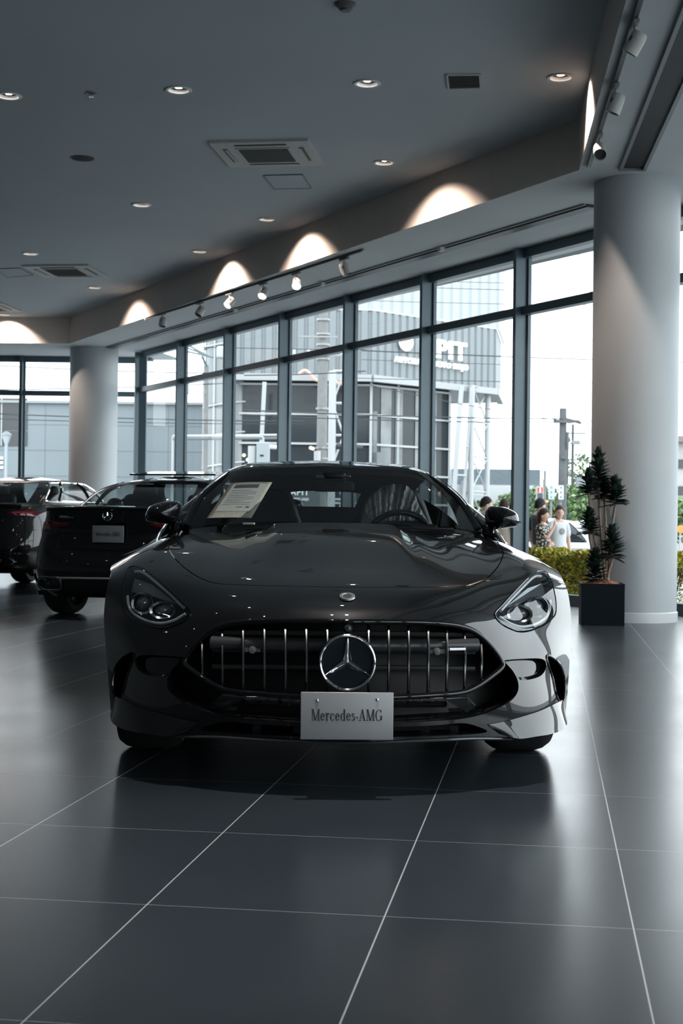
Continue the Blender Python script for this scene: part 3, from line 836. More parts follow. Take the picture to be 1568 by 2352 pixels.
# far right building beyond the column
rb2 = empty('road_side_building', up(at(1580, 1100, 60), OUT), 0, 'beige grey building seen in the narrow gap right of the column', 'building')
mb = MB(); mb.box((.6, 3, 2.4), (4, 6, 4.8)); mb.build('wall', mat('beige render', (.45, .43, .41), .7, var=.05), rb2)
mb = MB()
for k in range(3): mb.box((.3, -.05, 1.7 + k * 1.1), (2.6, .1, .35))
mb.build('window', mat('far window dark', (.03, .035, .04), .1), rb2)
mb = MB(); mb.box((.6, 2.8, 4.9), (4.3, 6.4, .25)); mb.build('roof', mat('brown roof', (.22, .17, .16), .6), rb2)

# ---- poles
M_CONC = mat('concrete pole', (.20, .20, .195), .8, var=.1, vscale=5)
M_WOOD = mat('dark pole', (.09, .095, .10), .7, var=.2, vscale=5)
def pole(name, px, py_top, d, r0, r1, mt, label, extra=None):
    b = up(at(px, 1100, d), OUT); top = at(px, py_top, d).z
    root = empty(name, b, 0, label, 'utility pole')
    mb = MB(); mb.tube([(0, 0, -.3), (0, 0, top - OUT)], [r0, r1], 14); mb.build('pole', mt, root, smooth=True)
    return root, top - OUT, d
root, h, d = pole('utility_pole', 738, 640, 41, .17, .13, M_CONC, 'pale concrete utility pole with steel bands in front of the glass front')
for z in (2.2, 3.1, 3.4, 4.5, 5.9, 6.3, 6.6, 7.0):
    mb = MB(); mb.lathe([(.17, -.03), (.185, -.03), (.185, .03), (.17, .03)], (0, 0, z), 18)
    mb.build('steel_band', mat('galvanised', (.25, .255, .26), .4, .5), root, smooth=True)
mb = MB(); mb.bar((-.9, -.2, 5.98), (.95, -.2, 5.98), .06); mb.bar((-.7, -.2, 6.5), (.4, -.2, 6.5), .05); mb.build('crossarm', mat('galvanised', (.25, .255, .26), .4, .5), root)
for x in (-.8, -.4, .5, .85):
    mb = MB(); mb.lathe([(.03, 0), (.05, .03), (.03, .06), (.05, .09), (.02, .13)], (x, -.2, 6.0), 10); mb.build('insulator', M_WHITE, root, smooth=True)
mb = MB(); mb.tube([(-.12, -.2, 2.4), (-.12, -.2, 3.3)], .10, 10); mb.build('meter_tube', mat('grey tube', (.40, .41, .42), .5), root, smooth=True)
mb = MB(); mb.tube([(.4, -.15, 3.45), (1.15, -.15, 3.4)], .09, 10); mb.build('splice_case', mat('black splice', (.03, .03, .03), .5), root, smooth=True)
mb = MB(); mb.tube([(-1.7, -.15, 3.42), (-.9, -.15, 3.38)], .065, 10); mb.build('splice_case', mat('grey splice', (.62, .63, .64), .5), root, smooth=True)
root, h, d = pole('utility_pole', 1291, 938, 46, .16, .11, M_WOOD, 'tall dark utility pole with one crossarm left of the leafy plant')
mb = MB(); mb.box((0, -.15, h - .42), (.62, .14, .10)); mb.bar((-.1, -.15, h - .3), (.55, -.15, h - .47), .08); mb.build('crossarm', M_WOOD, root)
mb = MB(); mb.tube([(.14, -.1, h - 1.3), (.14, -.1, h - .75)], .04, 8); mb.box((.03, -.16, h - 1.55), (.22, .1, .1)); mb.build('bracket', M_WOOD, root)
root, h, d = pole('utility_pole', 1314, 975, 58, .07, .05, M_WOOD, 'thin pole with several short arms between the dark pole and the plant')
for dz, w in ((.35, .5), (.75, .3), (1.4, .55), (2.0, .3)):
    mb = MB(); mb.bar((-w * .4, 0, h - dz), (w, 0, h - dz), .05); mb.build('crossarm', M_WOOD, root)
for bx_, bz_, bs_ in ((.12, .72, (.3, .2, .16)), (.3, 2.3, (.32, .25, .4))):
    mb = MB(); mb.box((bx_, -.05, h - bz_), bs_); mb.build('transformer', mat('grey box', (.25, .27, .28), .6), root)
root, h, d = pole('utility_pole', 1302, 1010, 62, .06, .05, M_WOOD, 'thinnest short pole just right of the dark utility pole')
mb = MB(); mb.ball((0, 0, h), .14, 8); mb.build('cap', M_WOOD, root)
root, h, d = pole('utility_pole', 1251, 1081, 60, .05, .04, M_WOOD, 'short thin post above the red pedestrian signal')
# lamp seen at the far left
lp = empty('street_lamp', up(at(14, 1060, 50), OUT), 0, 'small lantern street lamp in front of the grey building at the left edge', 'street lamp')
zl = at(14, 1020, 50).z - OUT
mb = MB(); mb.tube([(0, 0, 0), (0, 0, zl)], .055, 10); mb.build('post', mat('lamp grey', (.33, .37, .39), .5), lp, smooth=True)
mb = MB(); mb.lathe([(.06, zl), (.16, zl + .27), (.17, zl + .30)], n=12); mb.build('lantern', mat('lantern glass', (.40, .44, .46), .3), lp)
mb = MB(); mb.lathe([(.2, zl + .30), (.08, zl + .42), (0, zl + .44)], n=12); mb.build('cap', mat('lamp dark', (.16, .18, .19), .5), lp)

# ---- service box, pipes
eb = empty('electrical_box', up(at(604, 1050, 40), OUT), 0, 'pale grey electrical box on a post in front of the glass front', 'electrical box')
zb0, zb1 = at(604, 1062, 40).z - OUT, at(604, 1016, 40).z - OUT
mb = MB(); mb.box((0, 0, (zb0 + zb1) / 2 - .1), (.36, .25, zb1 - zb0 + .2), bev=.03); mb.build('cabinet', mat('box grey', (.34, .37, .385), .5), eb)
mb = MB(); mb.box((-.03, -.13, zb0 + .18), (.10, .01, .05)); mb.build('label_plate', M_DARK, eb)
mb = MB(); mb.tube([(-.3, .05, 0), (-.3, .05, zb1 - .1)], .12, 12); mb.build('post', mat('post grey', (.42, .43, .43), .6), eb, smooth=True)
mb = MB(); mb.tube([(0, 0, zb1), (0, 0, zb1 + .12), (-.06, 0, zb1 + .16), (-2.4, 0, zb1 + .14)], .03, 8); mb.build('conduit', M_STEEL, eb, smooth=True)
pp = empty('pipe_rail', up(at(560, 1006, 41), OUT), 0, 'pair of horizontal pipes crossing in front of the stair tower', 'pipe')
for q in (1003, 1010):
    zz = at(560, q, 41).z - OUT
    mb = MB(); mb.tube([(-2.0, 0, zz - .01), (1.1, 0, zz + .06)], .035, 8); mb.build('pipe', M_STEEL if q == 1003 else mat('dark grey pipe', (.15, .16, .17), .5), pp, smooth=True)  # second pipe is a plain dark grey
mb = MB(); mb.tube([(-2.0, 0, 0), (-2.0, 0, at(560, 1003, 41).z - OUT)], .03, 8); mb.tube([(1.1, 0, 0), (1.1, 0, at(560, 1003, 41).z - OUT)], .03, 8); mb.build('support', M_STEEL, pp)
# rooftop-height brackets with a lamp at the left
br = empty('street_light', up(at(455, 900, 44), OUT), 0, 'white street light head on dark brackets high in the left panes', 'street light')
zz = at(500, 812, 44).z - OUT
mb = MB(); mb.tube([(.1, 1.5, 0), (.1, 1.5, zz - .2)], .07, 8); mb.build('post', M_CONC, br)
mb = MB()
for i in range(3): mb.tube([(-.55 + .1 * i, 0, zz + .35 - .15 * i), (.35, 0, zz - .1), (.45, 0, zz - .12)], .03, 6)
mb.bar((.1, 1.5, zz - .2), (.1, 0, zz - .1), .05); mb.build('bracket', mat('bracket dark', (.16, .19, .20), .5), br)
mb = MB(); mb.box((.72, 0, zz + .03), (.36, .3, .36), bev=.06); mb.build('lamp_head', M_STEEL, br)
mb = MB(); mb.box((-.35, 0, at(455, 893, 44).z - OUT), (.16, .2, .34), bev=.04); mb.bar((-.35, 0, at(455, 893, 44).z - OUT), (.1, 1.5, at(455, 893, 44).z - OUT), .03); mb.build('speaker_box', mat('box grey', (.34, .37, .385), .5), br)

# ---- wires: one object per cable
M_WIRE = mat('black wire', (.03, .035, .04), .6)
def wire(p0, p1, d0, d1, r, sag, label):
    a, b = at(*p0, d0), at(*p1, d1); mid = (a + b) / 2
    pts = []
    for i in range(25):
        t = i / 24; q = a.lerp(b, t); q.z -= sag * 4 * t * (1 - t); pts.append(q - mid)
    mb = MB(); mb.tube(pts, r, 5)
    w = mb.build('overhead_cable', M_WIRE); w.location = mid
    tag(w, label, 'cable', 'overhead cables across the road')
G_ = 'thin overhead cable crossing the sky outside the window row'
CAB = [((830, 805), (1700, 836), 38, 42, .016, .03, 'thicker dark cable across the white sign letters'),
       ((830, 826), (1700, 850), 38, 42, .007, .03, 'thin cable just below the thicker one over the sign letters'),
       ((800, 868), (1700, 884), 40, 44, .010, .03, 'beaded cable running below the sign lettering towards the column'),
       ((560, 942), (1288, 962), 38, 46, .018, .05, 'dark cable ending at the crossarm of the dark pole, upper one'),
       ((560, 952), (1288, 968), 38, 46, .014, .08, 'dark cable ending at the crossarm of the dark pole, lower one'),
       ((1293, 964), (1700, 978), 46, 50, .016, .04, 'cable leaving the dark pole towards the column'),
       ((850, 885), (1290, 966), 40, 46, .010, .06, 'slanting cable dropping from the sign corner to the dark pole'),
       ((1293, 968), (1480, 1000), 46, 50, .010, .12, 'sagging cable behind the round column near the dark pole'),
       ((830, 664), (1700, 490), 30, 40, .007, .02, 'cable slanting upward across the top panes beside the column'),
       ((830, 655), (1700, 672), 34, 36, .007, .05, 'cable crossing the upper panes level with the corrugated top'),
       ((830, 640), (1700, 655), 34, 36, .006, .05, 'second cable crossing the upper panes above the sign'),
       ((830, 690), (1700, 700), 34, 36, .006, .05, 'third cable crossing the upper panes just above the transom'),
       ((1180, 580), (1700, 592), 34, 36, .006, .02, 'highest cable in the top right pane'),
       ((1180, 742), (1700, 756), 40, 42, .005, .02, 'faint cable below the transom in the widest white pane'),
       ((-60, 948), (700, 968), 45, 45, .018, .05, 'cable in front of the grey panel building, upper of the pair'),
       ((-60, 960), (700, 974), 45, 45, .013, .05, 'cable in front of the grey panel building, lower of the pair'),
       ((-60, 836), (560, 858), 45, 45, .018, .06, 'knotted cable in the top left panes, upper one'),
       ((-60, 895), (560, 878), 45, 45, .018, .06, 'knotted cable in the top left panes, lower one'),
       ((300, 792), (842, 803), 42, 47.9, .012, .03, 'cable in front of the pale cladding left of the wide mullion'),
       ((560, 862), (840, 852), 40, 40, .016, .03, 'cable along the building eaves left of the wide mullion')]
for p0, p1, d0, d1, r, sg_, lab in CAB: wire(p0, p1, d0, d1, r, sg_, lab)

# ---- hedge
def leaf_cloud(mb, pts, size, rnd, nleaf=1, mats=3):
    for p in pts:
        for _ in range(nleaf):
            d = Vector((rnd.gauss(0, 1), rnd.gauss(0, 1), rnd.gauss(0, 1) + .4)).normalized(); x = d.orthogonal().normalized(); x = Matrix.Rotation(rnd.random() * 6.3, 3, d) @ x; y = d.cross(x)
            s = size * (.7 + .6 * rnd.random()); mb.m = rnd.choices(range(mats), weights=WL[:mats])[0]
            mb.add([p - x * s, p + y * s * .45 + d * s * .15, p + x * s, p - y * s * .45 + d * s * .15], [[0, 1, 2, 3]])
WL = [5, 3, 2]
M_H = [mat('hedge yellow', (.52, .42, .03), .6), mat('hedge lime', (.30, .33, .03), .6), mat('hedge green', (.06, .11, .02), .6)]
M_TW = mat('twig', (.10, .07, .05), .8)
def hedge(k0, k1, label, off=1.25, h=.93):
    rnd = random.Random(int(k0 * 10) + 50)
    a, b = wall_pt(k0, off), wall_pt(k1, off); c = up((a + b) / 2, OUT)
    root = empty('hedge', c, math.atan2(WD.y, WD.x), label, 'hedge', 'clipped hedges outside the glass')
    L = (b - a).length; mb = MB(); pts = []
    for i in range(int(L * 4200)):
        x = (rnd.random() - .5) * L; t = rnd.random()
        z = .22 + (h - .22) * (1 - t * t * .9) + .05 * math.sin(x * 9) * math.sin(x * 4 + 1)
        y = (rnd.random() - .5) * .62
        if abs(y) < .2 and z < h - .15: y = math.copysign(.22 + .09 * rnd.random(), y)
        pts.append(Vector((x, y, z)))
    leaf_cloud(mb, pts, .034, rnd); mb.build('foliage', M_H, root, weld=False)
    mb = MB()
    for i in range(int(L * 9)):
        x = (rnd.random() - .5) * L; q = Vector((x, (rnd.random() - .5) * .35, 0)); mb.tube([q, q + Vector((rnd.gauss(0, .07), rnd.gauss(0, .07), .35)), q + Vector((rnd.gauss(0, .14), rnd.gauss(0, .14), .75))], .009, 5)
    mb.build('stems', M_TW, root)
hedge(-2.9, -.95, 'clipped yellow green hedge right of the column outside the glass')
hedge(-.75, 1.5, 'clipped yellow green hedge outside the glass behind the front wing of the black coupe')
# ---- street trees
M_T = [mat('tree leaf', (.12, .20, .09), .7), mat('tree leaf light', (.24, .33, .12), .7), mat('tree leaf dark', (.05, .09, .05), .7)]
def tree(px, py_c, d, r, label, th=None):
    rnd = random.Random(px)
    b = up(at(px, 1100, d), OUT); zc = at(px, py_c, d).z - OUT
    root = empty('tree', b, 0, label, 'tree', 'street trees across the road')
    mb = MB(); pts = []
    blobs = [(Vector((rnd.gauss(0, r * .5), rnd.gauss(0, r * .4), zc + rnd.gauss(0, r * .35))), r * (.45 + .3 * rnd.random())) for _ in range(9)]
    for c, br_ in blobs:
        for _ in range(260):
            v = Vector((rnd.gauss(0, 1), rnd.gauss(0, 1), rnd.gauss(0, 1))).normalized(); pts.append(c + v * br_ * (.75 + .3 * rnd.random()))
    leaf_cloud(mb, pts, .11, rnd); mb.build('crown', M_T, root, weld=False)
    mb = MB(); mb.tube([(0, 0, 0), (.05, 0, zc * .6), (0, .05, zc)], [.10, .07, .03], 8); mb.build('trunk', M_TW, root, smooth=True)
for px, py, d, r, lab in ((1278, 1168, 53, .8, 'bushy street tree behind the red pedestrian signal'),
                          (1350, 1140, 66, 1.25, 'larger street tree partly behind the potted plant'),
                          (1320, 1172, 72, .9, 'darker street tree between the pole and the potted plant'),
                          (1180, 1160, 64, .7, 'pale green shrub tree in front of the white building'),
                          (1095, 1185, 55, .6, 'small green shrub at the foot of the lattice legs'),
                          (1575, 1190, 55, .8, 'dark tree in the gap right of the column')):
    tree(px, py, d, r, lab)

# ---- pedestrian signal and signs
ps = empty('pedestrian_signal', up(at(1240, 1130, 40), OUT), 0, 'white pedestrian signal showing the red standing figure', 'pedestrian signal')
z0, z1 = at(1240, 1146, 40).z - OUT, at(1240, 1117, 40).z - OUT; hh = z1 - z0; w = .20
mb = MB(); mb.box((0, .06, (z0 + z1) / 2), (w, .12, hh), bev=.02); mb.build('housing', M_STEEL, ps)
mb = MB(); mb.box((0, -.005, z1 - hh * .28), (w * .74, .02, hh * .36)); mb.build('red_lens', mat('signal red', (.35, .02, .02), .3, emit=(1, .05, .05), estr=.7), ps)
mb = MB(); mb.box((0, -.005, z0 + hh * .27), (w * .74, .02, hh * .36)); mb.build('dark_lens', mat('signal dark', (.05, .07, .07), .3), ps)
mb = MB(); zc = z1 - hh * .28; mb.ball((0, -.02, zc + .045), .013, 8); mb.box((0, -.02, zc + .005), (.034, .008, .055)); mb.box((-.009, -.02, zc - .04), (.013, .008, .05)); mb.box((.009, -.02, zc - .04), (.013, .008, .05))
mb.build('standing_figure', mat('signal figure', (1, .9, .85), .4, emit=(1, .85, .8), estr=.9), ps)
mb = MB(); mb.tube([(.13, .1, 0), (.13, .1, z1 + .2)], .045, 10); mb.bar((.13, .1, z1 - .05), (0, .08, z1 - .05), .03); mb.bar((.13, .1, z1 - .05), (.13, .1, z1 + .18), .03); mb.build('post', M_CONC, ps, smooth=True)
def board(px, py0, py1, d, w, mt, label, glyph=None):
    r_ = empty('street_sign', up(at(px, 1130, d), OUT), 0, label, 'street sign')
    z0, z1 = at(px, py1, d).z - OUT, at(px, py0, d).z - OUT
    mb = MB(); mb.box((0, 0, (z0 + z1) / 2), (w, .03, z1 - z0), bev=.008); mb.build('plate', mt, r_)
    mb = MB(); mb.tube([(0, .06, 0), (0, .06, z1)], .035, 8); mb.build('post', M_CONC, r_, smooth=True)
    if glyph:
        mb = MB(); n = 3
        for i in range(n):
            zc = z1 - (i + .5) * (z1 - z0) / n; s = w * .3
            mb.box((0, -.018, zc + s * .5), (s * 1.6, .006, .018)); mb.box((0, -.018, zc - s * .35), (s * 1.6, .006, .018)); mb.box((0, -.018, zc), (.02, .006, s * 1.5)); mb.box((-s * .5, -.018, zc - s * .1), (.016, .006, s * .9))
        mb.build('characters', glyph, r_)
    return r_
BLU = mat('sign blue', (.12, .30, .45), .5)
board(1266, 1114, 1147, 42, .17, mat('sign pale blue', (.45, .60, .68), .5), 'pale blue vertical street sign beside the pedestrian signal', M_STEEL)
board(1288, 1115, 1147, 44, .15, mat('sign white', (.75, .77, .78), .5), 'white vertical street sign on the dark utility pole', BLU)
ob = empty('road_lamp', up(at(1256, 1152, 38), OUT), 0, 'small orange hazard lamp on a bar below the pedestrian signal', 'hazard lamp')
zz = at(1256, 1152, 38).z - OUT
mb = MB(); mb.ball((0, 0, zz), .038, 10); mb.build('lamp', mat('orange lamp', (.9, .3, .1), .4, emit=(1, .35, .1), estr=.5), ob, smooth=True)
mb = MB(); mb.tube([(0, .05, 0), (0, .05, zz)], .02, 8); mb.bar((0, .05, zz), (.45, .05, zz), .025); mb.build('post', M_WOOD, ob)
tc_ = empty('road_cone_sign', up(at(1562, 1216, 34), OUT), 0, 'orange round road marker in the gap right of the column', 'road marker')
zz = at(1562, 1216, 34).z - OUT
mb = MB(); mb.lathe([(0, -.02), (.08, -.02), (.09, 0), (.08, .02), (0, .02)], (0, 0, zz), 20, Matrix.Rotation(PI / 2, 3, 'X')); mb.build('disc', mat('marker orange', (.9, .28, .06), .5), tc_)
mb = MB(); mb.tube([(0, .02, 0), (0, .02, zz)], .02, 8); mb.build('post', M_STEEL, tc_)
# ================================================================== the black coupe in the middle
YAW = 0.037; D0 = 5.30
_o = at(797, 1520, D0)
CO = Vector((_o.x, _o.y, 0))
car = empty('coupe', CO, YAW, 'large black sports coupe facing the camera in the middle of the showroom', 'car')
_ca, _sa = math.cos(YAW), math.sin(YAW)
LAT, REAR = Vector((_ca, _sa, 0)), Vector((-_sa, _ca, 0))
def cp(px, py, y):                                      # survey bearing + depth behind the nose -> car coordinates
    r = ray(px, py); c = Vector((0, 0, 1)) - CO
    k = (y - c.dot(REAR)) / r.dot(REAR); p = c + r * k
    return Vector((p.dot(LAT), y, p.z))
def cpx(p): return to_px(CO + LAT * p[0] + REAR * p[1] + Vector((0, 0, p[2])))

def paint(name, col=(.0045, .0052, .006)):
    m = mat(name, col, .12, 0, .0, 1.0); b = m.node_tree.nodes['Principled BSDF']
    b.inputs['Specular IOR Level'].default_value = .08; b.inputs['Roughness'].default_value = .38
    b.inputs['Coat Roughness'].default_value = .015; b.inputs['Coat IOR'].default_value = 1.5
    return m
PAINT = paint('black metallic paint')
GLOSSBLK = mat('piano black', (.004, .0045, .005), .04, 0, .5)
MATBLK = mat('black plastic', (.0045, .005, .0055), .5, 0, .25)
RUBBER = mat('rubber', (.012, .012, .013), .75)
CHROME = mat('chrome', (.80, .81, .82), .07, 1.0)
DKCHROME = mat('dark chrome', (.34, .35, .36), .18, 1.0)
SATIN = mat('satin silver', (.52, .53, .54), .3, .9)
CARGLASS = glass_mat('tinted car glass', (.62, .66, .66), .9, 1.45)
LENS = glass_mat('headlamp glass', (.90, .92, .93), 1.0, 1.8)
PLATE = mat('plate aluminium', (.27, .28, .29), .42, .3)
INK = mat('plate ink', (.012, .014, .016), .5)

ROWS = [  # (px, py, depth) from the centre line to the right flank, bottom to top
 [(797,1704,.03),(860,1703,.03),(940,1700,.05),(1020,1697,.09),(1090,1694,.15),(1160,1694,.24),(1226,1690,.36),(1271,1676,.52),(1298,1640,.70)],
 [(797,1664,.02),(860,1664,.025),(940,1661,.04),(1020,1656,.08),(1090,1647,.14),(1150,1640,.22),(1215,1628,.34),(1268,1612,.50),(1303,1590,.70)],
 [(797,1603,.0),(862,1603,.005),(945,1600,.03),(1025,1596,.08),(1095,1585,.15),(1155,1572,.24),(1215,1560,.37),(1266,1548,.54),(1307,1530,.74)],
 [(797,1518,.0),(863,1518,.01),(948,1518,.04),(1030,1518,.10),(1100,1516,.18),(1160,1512,.28),(1217,1505,.42),(1268,1496,.58),(1310,1480,.80)],
 [(797,1424,.07),(863,1424,.08),(948,1425,.11),(1030,1429,.17),(1098,1434,.26),(1155,1440,.36),(1212,1443,.50),(1265,1440,.66),(1311.5,1430,.87)],
 [(797,1384,.14),(862,1384,.15),(946,1385,.18),(1028,1387,.25),(1096,1391,.34),(1154,1396,.45),(1210,1398,.58),(1264,1394,.72),(1308,1386,.91)],
 [(794,1349,.28),(859,1349,.29),(942,1349,.33),(1023,1349,.41),(1092,1348,.50),(1151,1347,.60),(1207,1347,.70),(1260,1348,.82),(1301,1352,.96)],
 [(786,1302,.62),(850,1302,.63),(930,1301,.67),(1008,1300,.74),(1078,1302,.82),(1142,1306,.88),(1200,1310,.94),(1250,1315,1.00),(1291,1330,1.06)],
 [(775,1256,1.07),(838,1255,1.08),(915,1254,1.10),(992,1256,1.15),(1060,1262,1.20),(1120,1269,1.25),(1178,1276,1.30),(1232,1287,1.33),(1280,1312,1.36)],
 [(765,1213,1.62),(825,1213,1.62),(898,1215,1.64),(970,1220,1.67),(1035,1228,1.70),(1090,1236,1.73),(1140,1248,1.75),(1190,1265,1.76),(1246,1296,1.74)],
]
_half = [[cp(*q) for q in r] for r in ROWS]
CTRL = []
for r in _half:
    r[0].x = 0
    CTRL.append([Vector((-p.x, p.y, p.z)) for p in r[:0:-1]] + r)
_C = np.array([[list(p) for p in r] for r in CTRL])     # (10, 17, 3)
def _basis(n):                                          # cardinal natural-cubic second derivatives
    return spline1
NU, NV = 16, 9
def S(us, vs):                                          # arrays of u in [-8,8], v in [0,9] -> points
    us, vs = np.asarray(us, float), np.asarray(vs, float)
    B = card(17, us + 8); A = card(10, vs)
    P = np.einsum('ni,ijk,nj->nk', A, _C, B)
    # power dome of the bonnet and the fall to its sides
    x, y = P[:, 0], P[:, 1]; ax = np.abs(x)
    ry = np.clip((y - .55) / .75, 0, 1); ry = ry * ry * (3 - 2 * ry)
    t = np.clip((ax - .26) / .09, 0, 1); t = t * t * (3 - 2 * t)
    g = np.exp(-((ax - .47) / .10) ** 2)
    P[:, 2] += ry * (.020 * (1 - t) - .012 * g + .012 * np.exp(-((ax - .80) / .09) ** 2))
    P[:, 2] += .006 * ry * np.exp(-(x / .22) ** 2)
    return P
_CI = {}
def card(n, q):
    if n not in _CI: _CI[n] = np.eye(n)
    return spline1(np.arange(n), _CI[n], np.clip(q, 0, n - 1))
def Snorm(us, vs):
    e = 1e-3
    du = S(np.clip(us + e, -8, 8), vs) - S(np.clip(us - e, -8, 8), vs); dv = S(us, np.clip(vs + e, 0, 9)) - S(us, np.clip(vs - e, 0, 9))
    n = np.cross(du, dv); n /= np.linalg.norm(n, axis=1)[:, None] + 1e-12
    return np.where((n[:, 1] - .5 * n[:, 2] > 0)[:, None], -n, n)
# table of bearings for locating drawn lines on the surface
_gu, _gv = np.meshgrid(np.linspace(0, 8, 161), np.linspace(0, 9, 181)); _gu, _gv = _gu.ravel(), _gv.ravel()
_gp = np.array([cpx(p) for p in S(_gu, _gv)])
def locate(px, py):
    k = int(np.argmin((_gp[:, 0] - px) ** 2 + (_gp[:, 1] - py) ** 2)); u, v = _gu[k], _gv[k]
    for _ in range(8):
        P = S([u, u + 1e-3, u], [v, v, v + 1e-3]); q = [cpx(p) for p in P]
        a, b = (q[1][0] - q[0][0]) / 1e-3, (q[2][0] - q[0][0]) / 1e-3; c, d = (q[1][1] - q[0][1]) / 1e-3, (q[2][1] - q[0][1]) / 1e-3
        det = a * d - b * c
        if abs(det) < 1e-6: break
        ex, ey = px - q[0][0], py - q[0][1]
        su, sv = (d * ex - b * ey) / det, (-c * ex + a * ey) / det
        m = max(abs(su), abs(sv)); f = min(1, .4 / m) if m > 0 else 1
        u, v = min(8, max(0, u + su * f)), min(9, max(0, v + sv * f))
    return (u, v)
def uvloop(pts, n=5, closed=True): return [locate(p.x, p.y) for p in crom([(x, y, 0) for x, y in pts], n, closed)]
def mirror(l): return [(-u, v) for u, v in l]

HEADL = [(1252,1314),(1264,1330),(1271,1356),(1276,1390),(1271,1416),(1240,1440),(1200,1451),(1170,1443),(1146,1428),(1136,1410),(1152,1391),(1186,1354),(1219,1322),(1237,1312)]
OPEN_ = [(797,1424),(890,1424.5),(982,1426),(1048,1432),(1085,1443),(1115,1464),(1141,1493),(1160,1521),(1178,1542),(1189,1565),(1189,1588),(1174,1609),(1145,1626),(1111,1640),(1056,1652),(982,1657),(904,1661),(797,1663)]
LOWER = [(797,1671),(904,1670),(1000,1666),(1062,1661),(1100,1670),(1118,1681),(1076,1687),(980,1691),(904,1693),(797,1696)]
VENT = [(1254,1508),(1276,1516),(1291,1540),(1297,1578),(1293,1612),(1284,1611),(1275,1590),(1268,1556)]
POCKET = [(1150,1519),(1200,1513),(1246,1514),(1254,1532),(1243,1551),(1220,1560),(1196,1562),(1180,1553),(1166,1535)]
HOODL = [(1128,1238),(1143,1247),(1153,1260),(1156,1275),(1146,1299),(1123,1325),(1093,1342),(1056,1348),(945,1349.5),(860,1349.5),(790,1349.5)]
_h = [locate(p.x, p.y) for p in crom([(x, y, 0) for x, y in HOODL], 5)]
_h[0] = (_h[0][0], 9.0); _h[-1] = (0.0, _h[-1][1])
hood_out = _h + mirror(_h)[::-1][1:]                    # from right cowl corner round the nose to the left
def shrink(l, k):
    out = []
    for i, (u, v) in enumerate(l):
        a, b = l[max(i - 1, 0)], l[min(i + 1, len(l) - 1)]; tx, ty = b[0] - a[0], b[1] - a[1]; m = math.hypot(tx, ty) or 1
        out.append((u + ty / m * k * -1, v + tx / m * k)) if False else out.append((u - (-ty / m) * k * -1 * -1, v - (tx / m) * k * -1 * -1))
    return out
def full(half):                                         # half outline on the centre line -> closed loop across both sides
    h = [locate(p.x, p.y) for p in crom([(x, y, 0) for x, y in half], 5)]
    h[0] = (0.0, h[0][1]); h[-1] = (0.0, h[-1][1])
    return h + mirror(h)[::-1][1:-1]
loops = {'hl_r': uvloop(HEADL), 'open': full(OPEN_), 'low': full(LOWER), 'vent_r': uvloop(VENT), 'pock_r': uvloop(POCKET)}
for k in ('hl', 'vent', 'pock'): loops[k + '_l'] = mirror(loops[k + '_r'])
hood_in = [(u * .9935, (v + .022 if v < 8.99 else 9.0)) for u, v in hood_out]
hood_in[0] = (hood_in[0][0], 9.0); hood_in[-1] = (hood_in[-1][0], 9.0)
vs2, eds = [], []
def addloop(l, closed=True):
    o_ = len(vs2); vs2.extend(Vector(p) for p in l); n = len(l)
    eds.extend((o_ + i, o_ + (i + 1) % n) for i in range(n if closed else n - 1))
for l in loops.values(): addloop(l)
addloop(hood_out, False); addloop(hood_in, False)
addloop([(-8, 0), (8, 0), (8, 9), (-8, 9)])
_keep = np.array([tuple(v) for v in vs2])
for iu in range(-64, 65):
    for iv in range(0, 73):
        u, v = iu / 8, iv / 8
        if np.min((_keep[:, 0] - u) ** 2 + (_keep[:, 1] - v) ** 2) > .0022: vs2.append(Vector((u, v)))
cdt = delaunay_2d_cdt(vs2, eds, [], 0, 1e-6)
UV = np.array([(v.x, v.y) for v in cdt[0]]); TR = np.array([list(f) for f in cdt[2]])
PTS = S(UV[:, 0], UV[:, 1]); NRM = Snorm(UV[:, 0], UV[:, 1])
hood_poly_o = hood_out + [(hood_out[-1][0], 9.2), (hood_out[0][0], 9.2)]
hood_poly_i = hood_in + [(hood_in[-1][0], 9.2), (hood_in[0][0], 9.2)]
groups = {k: [] for k in list(loops) + ['hood', 'gap', 'body']}
for t in TR:
    c = tuple(UV[t].mean(axis=0)); key = None
    for k, l in loops.items():
        if in_poly(c, l): key = k; break
    if key is None:
        key = 'hood' if in_poly(c, hood_poly_i) else ('gap' if in_poly(c, hood_poly_o) else 'body')
    groups[key].append(t)
def sub(name, keys, mt, parent, off=0.0, nrm=True):
    tr = np.array([t for k in keys for t in groups[k]])
    used, inv = np.unique(tr, return_inverse=True); inv = inv.reshape(-1, 3)
    P = PTS[used] + NRM[used] * off
    N = NRM[used]
    a, b, c = P[inv[:, 0]], P[inv[:, 1]], P[inv[:, 2]]; fn = np.cross(b - a, c - a)
    fl_ = (fn * N[inv[:, 0]]).sum(1) < 0; inv[fl_] = inv[fl_][:, ::-1]
    me = bpy.data.meshes.new(name); me.from_pydata([tuple(p) for p in P], [], inv.tolist()); me.materials.append(mt)
    me.polygons.foreach_set('use_smooth', [True] * len(me.polygons)); me.update()
    me.normals_split_custom_set_from_vertices([tuple(n) for n in N])
    ob = bpy.data.objects.new(name, me); COL.objects.link(ob); ob.parent = parent
    return ob
body = sub('front_body', ['body'], PAINT, car)
hood = sub('hood', ['hood'], PAINT, car)
sub('hood_gap', ['gap'], MATBLK, hood, -.010)
def surf(px, py, off=0):
    u, v = locate(px, py); P = S([u], [v])[0] + Snorm(np.array([u]), np.array([v]))[0] * off
    return Vector(P)
def surfn(px, py):
    u, v = locate(px, py); return Vector(Snorm(np.array([u]), np.array([v]))[0])
